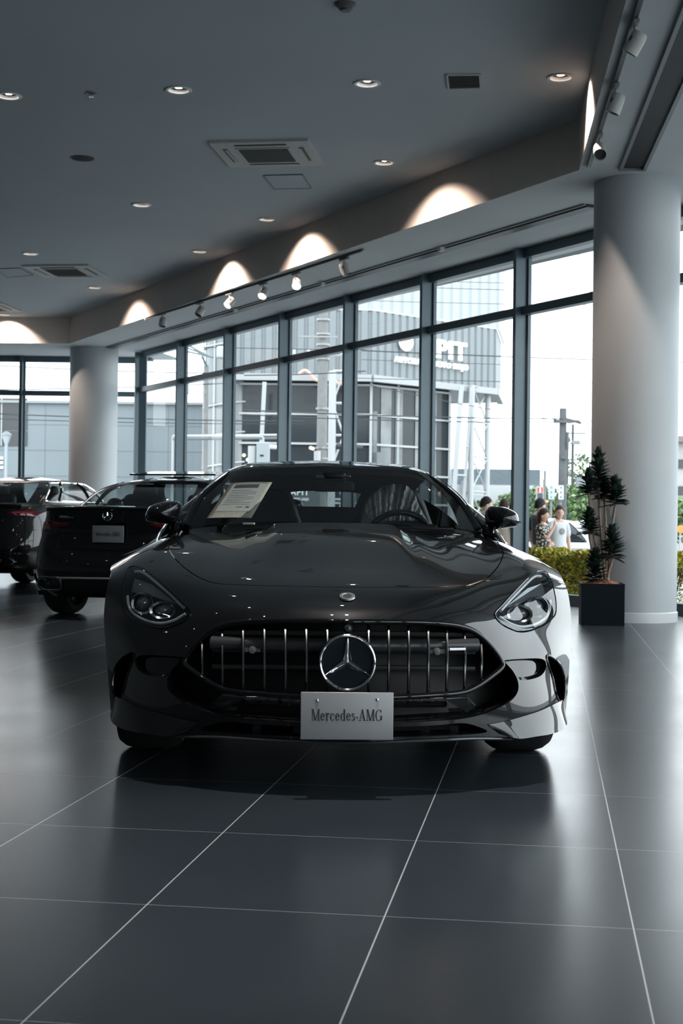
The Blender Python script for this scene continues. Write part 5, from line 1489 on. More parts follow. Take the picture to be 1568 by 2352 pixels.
# --- mirrors
for s in (1, -1):
    def mp(px, py, y):
        p = cp(px, py, y); return p
    if s > 0: o2 = [(1120,1170),(1130,1162),(1160,1165),(1184,1177),(1192,1191),(1189,1208),(1164,1213),(1135,1216),(1121,1203),(1117,1185)]
    else: o2 = [(334,1180),(345,1162),(377,1152),(408,1152),(414,1166),(410,1184),(402,1200),(370,1203),(338,1198),(333,1190)]
    ring = crom([cp(x, y, 1.98) for x, y in o2], 4, True); c = sum(ring, Vector()) / len(ring)
    rows = []
    for dy, k in ((.10, .93), (.085, .985), (.05, 1.0), (.0, .985), (-.045, .86), (-.075, .62), (-.09, .3), (-.094, .02)):
        rows.append([c + (p - c) * k + Vector((0, dy, 0)) for p in ring])
    mb = MB(); mb.grid(rows, wrap=True); m_ = mb.build('side_mirror', PAINT, car, smooth=True)
    mb = MB(); mb.add([c + (p - c) * .92 + Vector((0, .098, 0)) for p in ring], [list(range(len(ring)))]); mb.build('mirror_glass', mat('mirror silver', (.8, .82, .84), .02, 1.0), m_)
    inner = c + Vector((-s * .07, .01, -.05)); foot = Vector((s * .80, 1.93, .90))
    mb = MB(); mb.tube([inner + Vector((0, .02, 0)), inner.lerp(foot, .55) + Vector((0, .01, -.012)), foot], [.034, .024, .030], 12); mb.build('stalk', GLOSSBLK, m_, smooth=True)
    ln_ = [c + Vector((s * .10 * math.cos(a) * .9, -.072 + .03 * (1 - math.sin(a)), -.022 + .004 * math.sin(a))) for a in np.linspace(-.1, 2.4, 10)]
    mb = MB(); mb.tube(ln_, .004, 6); mb.build('indicator', mat('indicator dark', (.03, .028, .026), .2), m_)

# --- cabin
M_INT = mat('cabin leather', (.012, .0125, .013), .55, bump=.2, bscale=200)
mb = MB(); mb.grid(loft([[Vector((x, 1.70 + .25 * x * x, .945 - .03 * abs(x))) for x in np.linspace(-.66, .66, 9)], [Vector((x, 2.0 + .2 * x * x, .965 - .02 * abs(x))) for x in np.linspace(-.68, .68, 9)], [Vector((x, 2.25, .955 - .02 * abs(x))) for x in np.linspace(-.70, .70, 9)], [Vector((x, 2.32, .86)) for x in np.linspace(-.70, .70, 9)], [Vector((x, 2.30, .55)) for x in np.linspace(-.70, .70, 9)]], 25, 20)); dash = mb.build('dashboard', M_INT, car, smooth=True, weld=False)
mb = MB(); mb.box((.36, 2.18, .975), (.36, .16, .05), bev=.02); mb.build('instrument_hood', M_INT, dash, smooth=True)
mb = MB(); mb.tube([(.37 + .185 * math.cos(a), 2.40 - .06 * math.sin(a), .885 + .175 * math.sin(a)) for a in np.linspace(0, 2 * PI, 33)[:-1]], .016, 10, closed=True)
mb.bar((.20, 2.40, .885), (.54, 2.40, .885), .02, .04); mb.bar((.37, 2.40, .885), (.37, 2.45, .72), .05, .02); mb.ball((.37, 2.40, .885), (.055, .03, .055), 12); mb.build('steering_wheel', mat('steering leather', (.010, .011, .012), .3), car, smooth=True)
def seat(x):
    mb = MB(); mb.grid(loft([[Vector((x + dx * w, y + abs(dx) ** 2 * -.25 * .2, z)) for dx in np.linspace(-1, 1, 7)] for w, y, z in ((.20, 2.72, .42), (.24, 2.90, .48), (.25, 3.02, .62), (.25, 3.10, .80), (.24, 3.16, .95), (.21, 3.19, 1.04), (.18, 3.22, 1.12), (.13, 3.24, 1.19))], 13, 28))
    st_ = mb.build('seat', M_INT, car, smooth=True, solid=.10, weld=False)
    mb = MB(); mb.box((x, 2.72, .36), (.46, .50, .14), bev=.05); mb.build('cushion', M_INT, st_, smooth=True)
    return st_
seat(-.38); seat(.38)
mb = MB(); mb.box((0, 2.75, .50), (.22, 1.0, .22), bev=.04); mb.box((0, 3.55, .62), (1.3, .08, .5), bev=.03); mb.build('console', M_INT, car, smooth=True)
mb = MB(); mb.grid([[Vector((x, 3.72, .6)) for x in np.linspace(-.62, .62, 13)], [Vector((x, 3.75, 1.10 - .18 * (x / .62) ** 4)) for x in np.linspace(-.62, .62, 13)], [Vector((x, 4.05, 1.06 - .18 * (x / .62) ** 4)) for x in np.linspace(-.60, .60, 13)]]); mb.build('bulkhead', M_INT, car, smooth=True, weld=False)
mb = MB(); mb.box((0, 3.0, .30), (1.5, 2.2, .03)); mb.build('cabin_floor', MATBLK, car)
mb = MB(); mb.grid([[Vector((p.x * .96, p.y + .02, p.z - .035)) for p in r] for r in rf]); mb.build('headliner', mat('headliner', (.018, .018, .019), .9), car, smooth=True, weld=False)
c = cp(766, 1117, 2.36); mb = MB(); mb.box(c, (.215, .035, .058), bev=.016); rm = mb.build('rear_view_mirror', MATBLK, car, smooth=True)
mb = MB(); mb.box(c + Vector((0, -.05, .045)), (.12, .09, .06), bev=.02); mb.tube([c, c + Vector((0, -.03, .06))], .014, 8); mb.build('sensor_pod', MATBLK, rm, smooth=True)
for px, py in ((735, 1095), (795, 1094)):
    mb = MB(); q = cp(px, py, 2.28); mb.box(q, (.045, .03, .012), bev=.004); mb.build('sensor_window', mat('sensor glass', (.05, .055, .06), .1), rm)  # dark glossy panes at both ends of the pod

# --- things lying in the cabin: the paper sheet and the plastic cover
q = [cp(530.7, 1109.6, 2.16), cp(625, 1108, 2.16), cp(577, 1190, 1.83), cp(475, 1190, 1.83)]
gx, gy = 9, 9
bw = CO; toW = lambda p: CO + LAT * p.x + REAR * p.y + Vector((0, 0, p.z))
Q = [toW(p) for p in q]; pc_ = sum(Q, Vector()) / 4
sh = empty('price_sheet', pc_, 0, 'pale framed paper sheet propped behind the left side of the windshield', 'paper sheet')
def bil(u, v, l=0):
    a = Q[0].lerp(Q[1], u); b = Q[3].lerp(Q[2], u); p = a.lerp(b, v) - pc_
    n = (Q[1] - Q[0]).cross(Q[3] - Q[0]).normalized(); n = n if n.y < 0 else -n
    return p + n * (l + .004 * math.sin(u * 3) )
mb = MB(); mb.grid([[bil(u / 8, v / 8) for u in range(9)] for v in range(9)]); mb.build('border', mat('sheet border', (.50, .48, .38), .6, var=.25, vscale=160), sh, smooth=True, solid=.002)
mb = MB(); mb.grid([[bil(.09 + .82 * u / 8, .06 + .78 * v / 8, .003) for u in range(9)] for v in range(9)]); mb.build('paper', mat('sheet paper', (.58, .58, .53), .6), sh, smooth=True, weld=False)
mb = MB(); mb.grid([[bil(.17 + .58 * u / 4, .09 + .10 * v / 2, .005) for u in range(5)] for v in range(3)]); mb.build('header_bar', mat('sheet header', (.10, .11, .115), .5), sh, weld=False)
mb = MB()
for k in range(9):
    v = .25 + k * .05; mb.grid([[bil(.17 + u * (.62 if k % 3 else .45) / 4, v + dv, .005) for u in range(5)] for dv in (0, .012)])
mb.build('text_lines', mat('sheet text', (.33, .33, .31), .6), sh, weld=False)
mb = MB(); mb.grid([[bil(.52 + .14 * u, .72 + .03 * v, .005) for u in (0, 1)] for v in (0, 1)]); mb.build('stamp', mat('sheet stamp', (.45, .25, .10), .6), sh, weld=False)
mb = MB(); mb.grid([[bil(.74 + .07 * u, .715 + .035 * v, .005) for u in (0, 1)] for v in (0, 1)]); mb.build('stamp', mat('sheet stamp blue', (.05, .07, .16), .6), sh, weld=False)
rnd = random.Random(4)
base = [cp(x, y, 2.92) for x, y in ((835,1164),(852,1140),(872,1122),(900,1112),(930,1114),(950,1132),(964,1165),(980,1193))]
bot = [cp(x, y, 2.80) for x, y in ((848,1193),(862,1194),(880,1195),(905,1196),(930,1196),(950,1196),(966,1196),(982,1196))]
A, B = resample(crom(base, 6), 60), resample(crom(bot, 6), 60); G = []
for i in range(16):
    t = i / 15; row = []
    for k in range(60):
        p = A[k].lerp(B[k], t); f = .030 * math.sin(k * .62 + 2.2 * math.sin(t * 2.4)) + .018 * math.sin(k * 1.37 + t * 5) + .012 * rnd.gauss(0, .5)
        row.append(p + Vector((0, -f * (.4 + .6 * t), 0)))
    G.append(row)
cvo = toW((A[30] + B[30]) / 2)
cv = empty('plastic_seat_cover', cvo, 0, 'crumpled clear plastic cover over the driver seat behind the steering wheel', 'plastic cover')
m = bpy.data.materials.new('clear plastic film'); m.use_nodes = True; nt = m.node_tree; nt.nodes.clear()
o_ = nt.nodes.new('ShaderNodeOutputMaterial'); mx = nt.nodes.new('ShaderNodeMixShader'); t_ = nt.nodes.new('ShaderNodeBsdfTransparent'); g_ = nt.nodes.new('ShaderNodeBsdfPrincipled')
g_.inputs['Base Color'].default_value = (.55, .57, .58, 1); g_.inputs['Roughness'].default_value = .18; g_.inputs['Specular IOR Level'].default_value = 1.0
mx.inputs[0].default_value = .42; nt.links.new(t_.outputs[0], mx.inputs[1]); nt.links.new(g_.outputs[0], mx.inputs[2]); nt.links.new(mx.outputs[0], o_.inputs[0])
mb = MB(); mb.grid([[toW(p) - cvo for p in r] for r in G]); mb.build('film', m, cv, smooth=True, sharp=math.radians(60), weld=False)
# ================================================================== the two cars parked behind, seen from the rear, and a car on the road
def bg_car(root, Pm):
    """hull, glass house, wheels of a parked car; local y runs from the rear bumper to the nose"""
    W, L, H = Pm['W'], Pm['L'], Pm['H']
    pt, gl = Pm.get('paint', PAINT), Pm.get('glass', CARGLASS)
    N = 96
    def ring(w, y0, y1, n, z, crown=0, k=None):
        out = []
        for i in range(N):
            t = -PI / 2 + 2 * PI * i / N; c, s = math.cos(t), math.sin(t)
            x = w * math.copysign(abs(c) ** (2 / n), c); yy = (y0 + y1) / 2 + (y1 - y0) / 2 * math.copysign(abs(s) ** (2 / n), s)
            out.append(Vector((x, yy, z + (crown(x, yy) if crown else 0))))
        return out
    rows = [ring(W * k, a, L - b, Pm.get('n', 5.0), z) for z, k, a, b in Pm['rows']]
    zt = Pm['rows'][-1][0]
    belt = ring(Pm['bw'], Pm['by0'], Pm['by1'], 4.5, zt + .05)
    dense = loft([list(r) + [r[0]] for r in rows], N + 1, 40)
    wells = [(Pm['wy'][0], Pm['R'] + .045), (Pm['wy'][1], Pm['R'] + .045)]
    mb = MB(); vs = [p for r in dense for p in r]; nc = N + 1; fs = []
    for i in range(len(dense) - 1):
        for j in range(N):
            q = [i * nc + j, i * nc + j + 1, (i + 1) * nc + j + 1, (i + 1) * nc + j]
            c = sum((vs[k] for k in q), Vector()) / 4
            if abs(c.x) > W * .80 and any(math.hypot(c.y - wy, c.z - Pm['R']) < r for wy, r in wells): continue
            fs.append(q)
    mb.add(vs, fs); hull = mb.build('body', pt, root, smooth=True, sharp=math.radians(70))
    # deck: trunk lid and bonnet from the top row in to the glass house
    mb = MB(); mid = [a.lerp(b, .5) + Vector((0, 0, .012)) for a, b in zip(rows[-1], belt)]
    mb.grid([rows[-1], mid, belt], wrap=True); mb.build('deck', pt, root, smooth=True)
    roof = ring(Pm['rw'], Pm['ry0'], Pm['ry1'], 4.0, H - .07, lambda x, y: -.05 * max(0, (Pm['ry0'] + .5 - y)))
    m1 = [a.lerp(b, .5) + Vector((.035 * (1 if a.x > 0 else -1) * min(1, abs(a.x) * 2), 0, .035)) for a, b in zip(belt, roof)]
    gh = loft([list(r) + [r[0]] for r in (belt, m1, roof)], N + 1, 15)
    def sector(lo, hi): return [[r[k % N] for k in range(lo, hi + 1)] for r in gh]
    q = N // 4
    for nm, lo, hi in (('rear_window', -9, 9), ('side_window', q - 9, q + 8), ('windshield', 2 * q - 9, 2 * q + 9), ('side_window', 3 * q - 8, 3 * q + 9)):
        mb = MB(); mb.grid(sector(lo, hi)); mb.build(nm, gl, root, smooth=True, weld=False)
    for lo, hi in ((9, q - 9), (q + 8, 2 * q - 9), (2 * q + 9, 3 * q - 8), (3 * q + 9, N - 9)):
        mb = MB(); mb.grid(sector(lo, hi)); mb.build('pillar', pt, root, smooth=True, weld=False)
    mb = MB(); cr = [[p + (Vector((0, (Pm['ry0'] + Pm['ry1']) / 2, p.z)) - p) * f + Vector((0, 0, .07 * (1 - (1 - f) ** 2.2))) for p in roof] for f in (0, .08, .2, .4, .65, .9, .999)]
    mb.grid(cr, wrap=True); mb.build('roof', pt, root, smooth=True)
    for lo, hi in ((q - 9, q + 8), (3 * q - 8, 3 * q + 9)):
        E = [gh[1][k % N] for k in range(lo, hi + 1)] + [r[hi % N] for r in gh[2:13]] + [gh[13][k % N] for k in range(hi, lo - 1, -1)] + [r[lo % N] for r in gh[12:1:-1]]
        sgn = 1 if lo < 2 * q else -1
        mb = MB(); mb.tube([p + Vector((sgn * .008, 0, 0)) for p in E], Pm.get('trim', .008), 6, closed=True); mb.build('window_trim', Pm.get('trim_mat', GLOSSBLK), root, smooth=True)
        for f in (.36, .62):
            k = int(lo + (hi - lo) * f); mb = MB(); mb.tube([r[k % N] + Vector((sgn * .006, 0, 0)) for r in gh[1:14]], .022, 6); mb.build('window_post', GLOSSBLK, root)
    for s in (1, -1):
        for wy in Pm['wy']: wheel(root, (s * (W - .16), wy, Pm['R']), s, Pm['R'], .27, Pm['R'] * .74)
        mb = MB(); mb.ball((s * (W + .09), Pm['by1'] - .45, zt + .10), (.10, .06, .07), 14); mb.tube([(s * (W + .03), Pm['by1'] - .45, zt + .08), (s * (Pm['bw'] - .01), Pm['by1'] - .5, zt + .06)], .02, 8); mb.build('side_mirror', pt, root, smooth=True)
        for wy, r in wells:
            A = [Vector((s * W * .93, wy + r * math.cos(a), Pm['R'] + r * math.sin(a))) for a in np.linspace(-.2, PI + .2, 19)]
            mb = MB(); mb.grid([A, [Vector((s * W * .5, p.y, p.z)) for p in A]]); mb.build('wheel_well', MATBLK, root)
    mb = MB(); mb.box((0, L / 2, Pm['rows'][0][0] + .03), (W * 1.7, L * .86, .05)); mb.build('underbody', MATBLK, root)
    mb = MB(); mb.box((0, (Pm['by0'] + Pm['by1']) / 2, zt - .12), (Pm['bw'] * 1.8, (Pm['by1'] - Pm['by0']) * .92, .04)); 
    mb.build('cabin_tray', MATBLK, root)
    for x in (-.38, .38):
        mb = MB(); mb.box((x, Pm['by0'] + 1.35, zt - .05), (.5, .16, .5), bev=.07); mb.box((x, Pm['by0'] + 1.38, zt + .23), (.26, .10, .16), bev=.045); mb.build('headrest', M_INT, root, smooth=True)
    bv = BVHTree.FromPolygons([v.co.copy() for v in hull.data.vertices], [list(p.vertices) for p in hull.data.polygons])
    return hull, bv
def on_rear(bv, x, z, off=.006):
    h = bv.ray_cast(Vector((x, -2, z)), Vector((0, 1, 0)))
    if h[0] is None: return Vector((x, .6, z))
    n = h[1] if h[1].y < 0 else -h[1]
    return h[0] + n * off
def rear_patch(name, bv, poly, mt, parent, off=.006, step=.03):
    o_ = [Vector(p) for p in poly]; v = list(o_); n = len(v)
    P = [tuple(p) for p in poly]; xs_ = [p[0] for p in P]; zs_ = [p[1] for p in P]
    for i in range(int((max(xs_) - min(xs_)) / step) + 1):
        for j in range(int((max(zs_) - min(zs_)) / step) + 1):
            q = (min(xs_) + i * step, min(zs_) + j * step)
            if in_poly(q, P) and min(math.hypot(q[0] - a, q[1] - b) for a, b in P) > step * .3: v.append(Vector(q))
    r = delaunay_2d_cdt(v, [(i, (i + 1) % n) for i in range(n)], [], 1, 1e-6)
    mb = MB(); mb.add([on_rear(bv, p.x, p.y, off) for p in r[0]], [list(f) for f in r[2]]); return mb.build(name, mt, parent, smooth=True, sharp=math.radians(70))
def rear_line(bv, pts, r, off=.003): return [on_rear(bv, x, z, off) for x, z in pts]
TAILR = mat('tail lamp red', (.10, .003, .007), .08, 0, .6, .5)
TAILL = mat('tail lamp lit strip', (.7, .01, .03), .2, emit=(1, .02, .05), estr=.25)

# ---- sedan left of the coupe
so = at(242, 1225, 14.45); SO = Vector((so.x, so.y, 0)); ST = -.25
sedan = empty('sedan', SO, ST, 'black sedan seen from the rear, parked left of the coupe with its sunroof open', 'car')
def sp(px, py, y):
    a = Vector((-math.sin(ST), math.cos(ST), 0)); l = Vector((math.cos(ST), math.sin(ST), 0)); r = ray(px, py); c = Vector((0, 0, 1)) - SO
    k = (y - c.dot(a)) / r.dot(a); p = c + r * k; return (p.dot(l), p.z)
SR = [(.22, .88, .20, .2), (.30, .95, .07, .08), (.44, .985, .0, .0), (.62, 1.0, .02, .02), (.80, .985, .09, .10), (.92, .955, .11, .25), (1.02, .90, .07, .5), (1.10, .855, .03, .8)]
hull, bv = bg_car(sedan, dict(W=1.03, L=4.75, H=1.50, rows=SR, bw=.74, by0=.62, by1=3.3, rw=.555, ry0=1.45, ry1=2.75, wy=(1.0, 3.85), R=.345))
# lips, lamps, plate
mb = MB(); mb.tube([(x, on_rear(bv, x, 1.075).y - .012 + .10 * x * x * .0, 1.118 - .03 * x * x) for x in np.linspace(-.70, .70, 21)], .018, 8); mb.build('trunk_spoiler', GLOSSBLK, sedan, smooth=True)
lamp_px = [(86,1226,.4),(89,1212,.38),(96,1199,.30),(117,1194,.2),(165,1200,.12),(151,1206,.12),(131,1211,.15),(119,1217,.2)]
lp_ = [sp(*q) for q in lamp_px]
lp_ = [(max(-.83, x), z) for x, z in lp_]
for s in (1, -1):
    pl = [(s * abs(x), z) for x, z in lp_]
    tl_ = rear_patch('tail_lamp', bv, pl, TAILR, sedan, .010)
    zz = sum(z for x, z in pl) / len(pl)
    mb = MB(); mb.tube([on_rear(bv, s * x, zz + .012 + (.0 if x > .6 else .01), .013) for x in np.linspace(.56, .80, 9)], .006, 6); mb.build('light_strip', TAILL if s > 0 else mat('tail strip dim', (.22, .01, .015), .2), tl_)
    rf_ = [(s * x, z) for x, z in ((.52, .575), (.76, .565), (.76, .585), (.52, .595))]
    rear_patch('reflector', bv, rf_, TAILR, sedan, .006)
    # exhaust trim and twin pipes
    ex_ = [(s * .63 + .150 * math.copysign(abs(math.cos(a)) ** .45, math.cos(a)), .365 + .062 * math.copysign(abs(math.sin(a)) ** .6, math.sin(a))) for a in np.linspace(0, 2 * PI, 33)[:-1]]
    mb = MB(); mb.tube([on_rear(bv, x, z, .012) for x, z in ex_], .011, 8, closed=True); mb.build('exhaust_trim', DKCHROME, sedan, smooth=True)
    rear_patch('exhaust_recess', bv, ex_, M_DARK, sedan, .004)
    cx = s * .63; z0 = .365; y0 = on_rear(bv, cx, z0).y
    for k in (-1, 1):
        mb = MB(); mb.lathe([(.050, .06), (.052, -.02), (.046, -.03), (.040, -.02), (.040, .12)], (cx + k * .062, y0 - .005, z0), 24, Matrix.Rotation(PI / 2, 3, 'X') @ Matrix.Diagonal((1.15, .85, -1))); ex = mb.build('exhaust_pipe', DKCHROME, sedan, smooth=True)
        mb = MB(); mb.lathe([(0, 0), (.042, 0)], (cx + k * .062, y0 + .03, z0), 18, Matrix.Rotation(PI / 2, 3, 'X')); mb.build('pipe_inside', M_DARK, ex)
mb = MB(); mb.tube([on_rear(bv, x, .425 - .01 * abs(x), .008) for x in np.linspace(-.50, .50, 15)], .010, 6); mb.build('chrome_strip', SATIN, sedan, smooth=True)
rear_patch('diffuser', bv, [(-.50, .26), (.50, .26), (.46, .40), (-.46, .40)], MATBLK, sedan, .008)
# trunk shut lines
for pts in ([(-.62, 1.06), (-.60, .92), (-.56, .80), (-.50, .715), (0, .70), (.50, .715), (.56, .80), (.60, .92), (.62, 1.06)],):
    mb = MB(); mb.tube([on_rear(bv, p.x, p.y, .001) for p in crom([(x, z, 0) for x, z in pts], 6)], .004, 5); mb.build('trunk_gap', MATBLK, sedan)
px_, pz_ = sp(242, 1225, .0); pz_ = .862
y0 = min(on_rear(bv, px_ + dx, pz_ + dz).y for dx in (-.16, 0, .16) for dz in (-.08, 0, .08)) - .012
mb = MB(); mb.box((0, y0, pz_), (.335, .006, .168), bev=.012); pl2 = mb.build('license_plate', PLATE, sedan, smooth=True)
mb = MB(); mb.box((0, y0 + .05, pz_), (.30, .09, .12)); mb.build('plate_bracket', MATBLK, pl2)
plate_text('lettering', pl2, Vector((0, y0 - .0035, pz_ - .004)), .262, .042, INK)
sy = on_rear(bv, 0, 1.035).y
star(sedan, Vector((0, sy - .012, 1.045)), .052, ME_, CHROME, mat('emblem glass', (.012, .016, .020), .06))
mb = MB()
for k in range(7): mb.box((-.52 + k * .022, on_rear(bv, -.5, 1.03).y - .004, 1.03), (.014, .006, .02))
mb.build('model_badge', SATIN, sedan)
mb = MB(); mb.bar((.10, 1.55, 1.505), (.10, 2.25, 1.555), 1.0, .02); mb.build('sunroof', mat('sunroof glass', (.01, .012, .014), .05), sedan, bevel=.006)

# ---- sport utility car behind it on the far left
UO = Vector((-4.99, 19.2, 0))
suv = empty('suv', UO, -.22, 'black high sport utility car at the left edge with chrome edged side windows', 'car')
UR = [(.28, .88, .22, .2), (.36, .95, .08, .08), (.52, .985, .0, .0), (.72, 1.0, .03, .02), (.90, .985, .10, .10), (1.02, .955, .13, .3), (1.12, .91, .14, .5), (1.17, .875, .16, .8)]
hull2, bv2 = bg_car(suv, dict(W=1.03, L=4.75, H=1.61, rows=UR, bw=.80, by0=.55, by1=3.5, rw=.60, ry0=1.35, ry1=2.85, wy=(.98, 3.85), R=.37, trim=.016, trim_mat=CHROME))
for s in (1, -1):
    tl_ = rear_patch('tail_lamp', bv2, [(s * .56, 1.07), (s * .70, 1.05), (s * .85, 1.035), (s * .87, 1.06), (s * .82, 1.115), (s * .66, 1.105)], TAILR, suv, .012)
    mb = MB(); mb.tube([on_rear(bv2, s * x, 1.085, .016) for x in np.linspace(.62, .82, 9)], .006, 6); mb.build('light_strip', mat('tail strip pink', (.22, .01, .02), .2, emit=(1, .06, .10), estr=.10), tl_)
    cx = s * .62; z0 = .44; y0 = on_rear(bv2, cx, z0).y
    mb = MB(); mb.lathe([(.060, .06), (.064, -.02), (.056, -.03), (.048, -.01)], (cx, y0 - .005, z0), 28, Matrix.Rotation(PI / 2, 3, 'X') @ Matrix.Diagonal((1.9, .75, -1))); ex = mb.build('exhaust_pipe', CHROME, suv, smooth=True)
    mb = MB(); mb.lathe([(0, 0), (.056, 0)], (cx, y0 + .01, z0), 24, Matrix.Rotation(PI / 2, 3, 'X') @ Matrix.Diagonal((1.85, .7, 1))); mb.build('pipe_inside', M_DARK, ex)
    for zz_ in (.86, .72):
        mb = MB(); mb.tube([on_rear(bv2, s * .88, zz_, .004), on_rear(bv2, s * .78, zz_ - .03, .004)], .004, 5); mb.build('body_crease', GLOSSBLK, suv)
mb = MB(); mb.tube([on_rear(bv2, x, .46, .008) for x in np.linspace(-.55, .55, 15)], .012, 6); mb.build('chrome_strip', SATIN, suv, smooth=True)
mb = MB(); mb.tube([(x, on_rear(bv2, x, 1.15).y - .02, 1.19 - .03 * x * x) for x in np.linspace(-.72, .72, 15)], .022, 8); mb.build('trunk_spoiler', GLOSSBLK, suv, smooth=True)

# ---- silver car on the road behind the people
ro_ = up(at(1352, 1215, 29.5), OUT)
rcar = empty('road_car', ro_ + Vector((.9, 0, 0)), 1.15, 'silver car passing on the road behind the person in the white shirt', 'car')
SILV = paint('silver paint', (.50, .52, .53)); SILV.node_tree.nodes['Principled BSDF'].inputs['Metallic'].default_value = .4
RR = [(.20, .88, .20, .2), (.30, .95, .07, .08), (.44, .985, .0, .0), (.60, 1.0, .02, .02), (.76, .985, .09, .10), (.86, .955, .11, .25), (.92, .90, .10, .6)]
bg_car(rcar, dict(W=.88, L=4.3, H=1.45, rows=RR, bw=.74, by0=.45, by1=3.2, rw=.56, ry0=1.0, ry1=2.5, wy=(.85, 3.45), R=.32, paint=SILV, glass=mat('dark car window', (.02, .025, .03), .05, 0, .6)))
# ================================================================== potted plant by the column
q0 = at_z(1389, 1437, 0)
pl_o = Vector((q0.x, q0.y + .22, 0))
plant = empty('potted_plant', pl_o, -.10, 'dark leaved plant with several leaf rosettes in a square dark blue grey planter', 'potted plant')
M_POT = mat('planter paint', (.004, .008, .0115), .6, 0, .12, bump=.05, bscale=80)
mb = MB(); s_ = .215
mb.box((0, -s_ + .01, .21), (.43, .02, .42)); mb.box((0, s_ - .01, .21), (.43, .02, .42)); mb.box((-s_ + .01, 0, .21), (.02, .39, .42)); mb.box((s_ - .01, 0, .21), (.02, .39, .42)); mb.box((0, 0, .02), (.39, .39, .03))
mb.build('planter', M_POT, plant, bevel=.003)
mb = MB(); G = [[Vector((x, y, .405 + .05 * (1 - (x / .2) ** 2) * (1 - (y / .2) ** 2) + .006 * math.sin(x * 90) * math.cos(y * 70))) for x in np.linspace(-.195, .195, 25)] for y in np.linspace(-.195, .195, 25)]
mb.grid(G); mb.build('soil_cover', mat('orange brown mulch', (.42, .17, .11), .9, bump=.6, bscale=120, var=.3, vscale=60), plant, smooth=True)  # mounded cover in a mottled orange brown
M_STEM = mat('cane stem', (.30, .22, .16), .75, var=.25, vscale=40)
M_LF = [mat('dracaena leaf', (.010, .022, .018), .32, 0, .6), mat('dracaena leaf light', (.018, .038, .026), .32, 0, .6)]
R_ = Matrix.Rotation(.10, 3, 'Z')
def pp_(px, py, dy=0): return R_ @ (at(px, py, pl_o.y + dy) - pl_o)
heads = [  # px, py of crown base, py of crown top, radius m, depth offset, stem foot px
    (1374, 1122, 1022, .135, .06, 1390), (1352, 1136, 1080, .125, -.04, 1384), (1412, 1160, 1096, .14, -.06, 1396), (1388, 1146, 1100, .11, .10, 1393),
    (1353, 1228, 1168, .125, -.06, 1372), (1405, 1284, 1206, .15, -.08, 1394), (1366, 1338, 1262, .15, -.05, 1368)]
rnd = random.Random(11)
def leaf(mb, base, d, up_, L, w):
    d = d.normalized(); sdir = d.cross(up_).normalized(); n = sdir.cross(d)
    pts = []
    for i in range(7):
        t = i / 6; c = base + d * (L * t) - n * (-.0 + .28 * L * t * t) * -.6 + Vector((0, 0, -.16 * L * t * t)); ww = w * (math.sin(PI * (.12 + .88 * t)) ** .8) * (1 if t < 1 else .05)
        pts.append((c - sdir * ww + n * ww * .45, c, c + sdir * ww + n * ww * .45))
    mb.m = 0 if rnd.random() < .6 else 1
    mb.grid([list(p) for p in pts])
for px, py0, py1, rad, dy, fx in heads:
    b, t = pp_(px, py0, dy), pp_(px, py1, dy); ax = (t - b); H_ = ax.length; ax.normalize()
    mb = MB(); n = 84
    for i in range(n):
        f = (i + .5) / n; an = i * 2.39996 + rnd.random() * .3
        tilt = math.radians(98 - 74 * f + rnd.gauss(0, 8)); h = b + ax * (H_ * .78 * f)
        x = ax.orthogonal().normalized(); y = ax.cross(x); rd_ = x * math.cos(an) + y * math.sin(an)
        d = rd_ * math.sin(tilt) + ax * math.cos(tilt); leaf(mb, h, d, ax, rad * (1.22 - .35 * f) * (.85 + .3 * rnd.random()), .029)
    mb.build('leaf_rosette', M_LF, plant, smooth=True, weld=False)
    f_ = pp_(fx, 1336, dy * .5); f_.z = .43; f_.x = max(-.16, min(.16, f_.x)); f_.y = max(-.16, min(.16, f_.y))
    mb = MB(); mb.tube(crom([f_, f_.lerp(b, .5) + Vector((rnd.gauss(0, .012), 0, 0)), b, b + ax * H_ * .75], 5), [.0135] * 11 + [.010] * 5, 8); mb.build('stem', M_STEM, plant, smooth=True)

# ================================================================== people on the pavement
SKIN = mat('skin', (.50, .31, .235), .55); HAIRK = mat('black hair', (.010, .009, .009), .6, 0, .15); HAIRB = mat('brown hair', (.030, .019, .015), .6, 0, .15)
def skin_mesh(joints, edges, radii, root=0, sub=2):
    me = bpy.data.meshes.new('sk'); me.from_pydata([tuple(j) for j in joints], edges, []); o = bpy.data.objects.new('sk', me); COL.objects.link(o)
    o.modifiers.new('s', 'SKIN'); sv = me.skin_vertices[0].data
    for i, r in enumerate(radii):
        sv[i].radius = r if isinstance(r, tuple) else (r, r); sv[i].use_root = (i == root)
    m = o.modifiers.new('u', 'SUBSURF'); m.levels = m.render_levels = sub
    bpy.context.view_layer.update(); dg = bpy.context.evaluated_depsgraph_get(); r_ = bpy.data.meshes.new_from_object(o.evaluated_get(dg))
    vs = [v.co.copy() for v in r_.vertices]; fs = [list(p.vertices) for p in r_.polygons]
    bpy.data.objects.remove(o); bpy.data.meshes.remove(me); bpy.data.meshes.remove(r_)
    return vs, fs
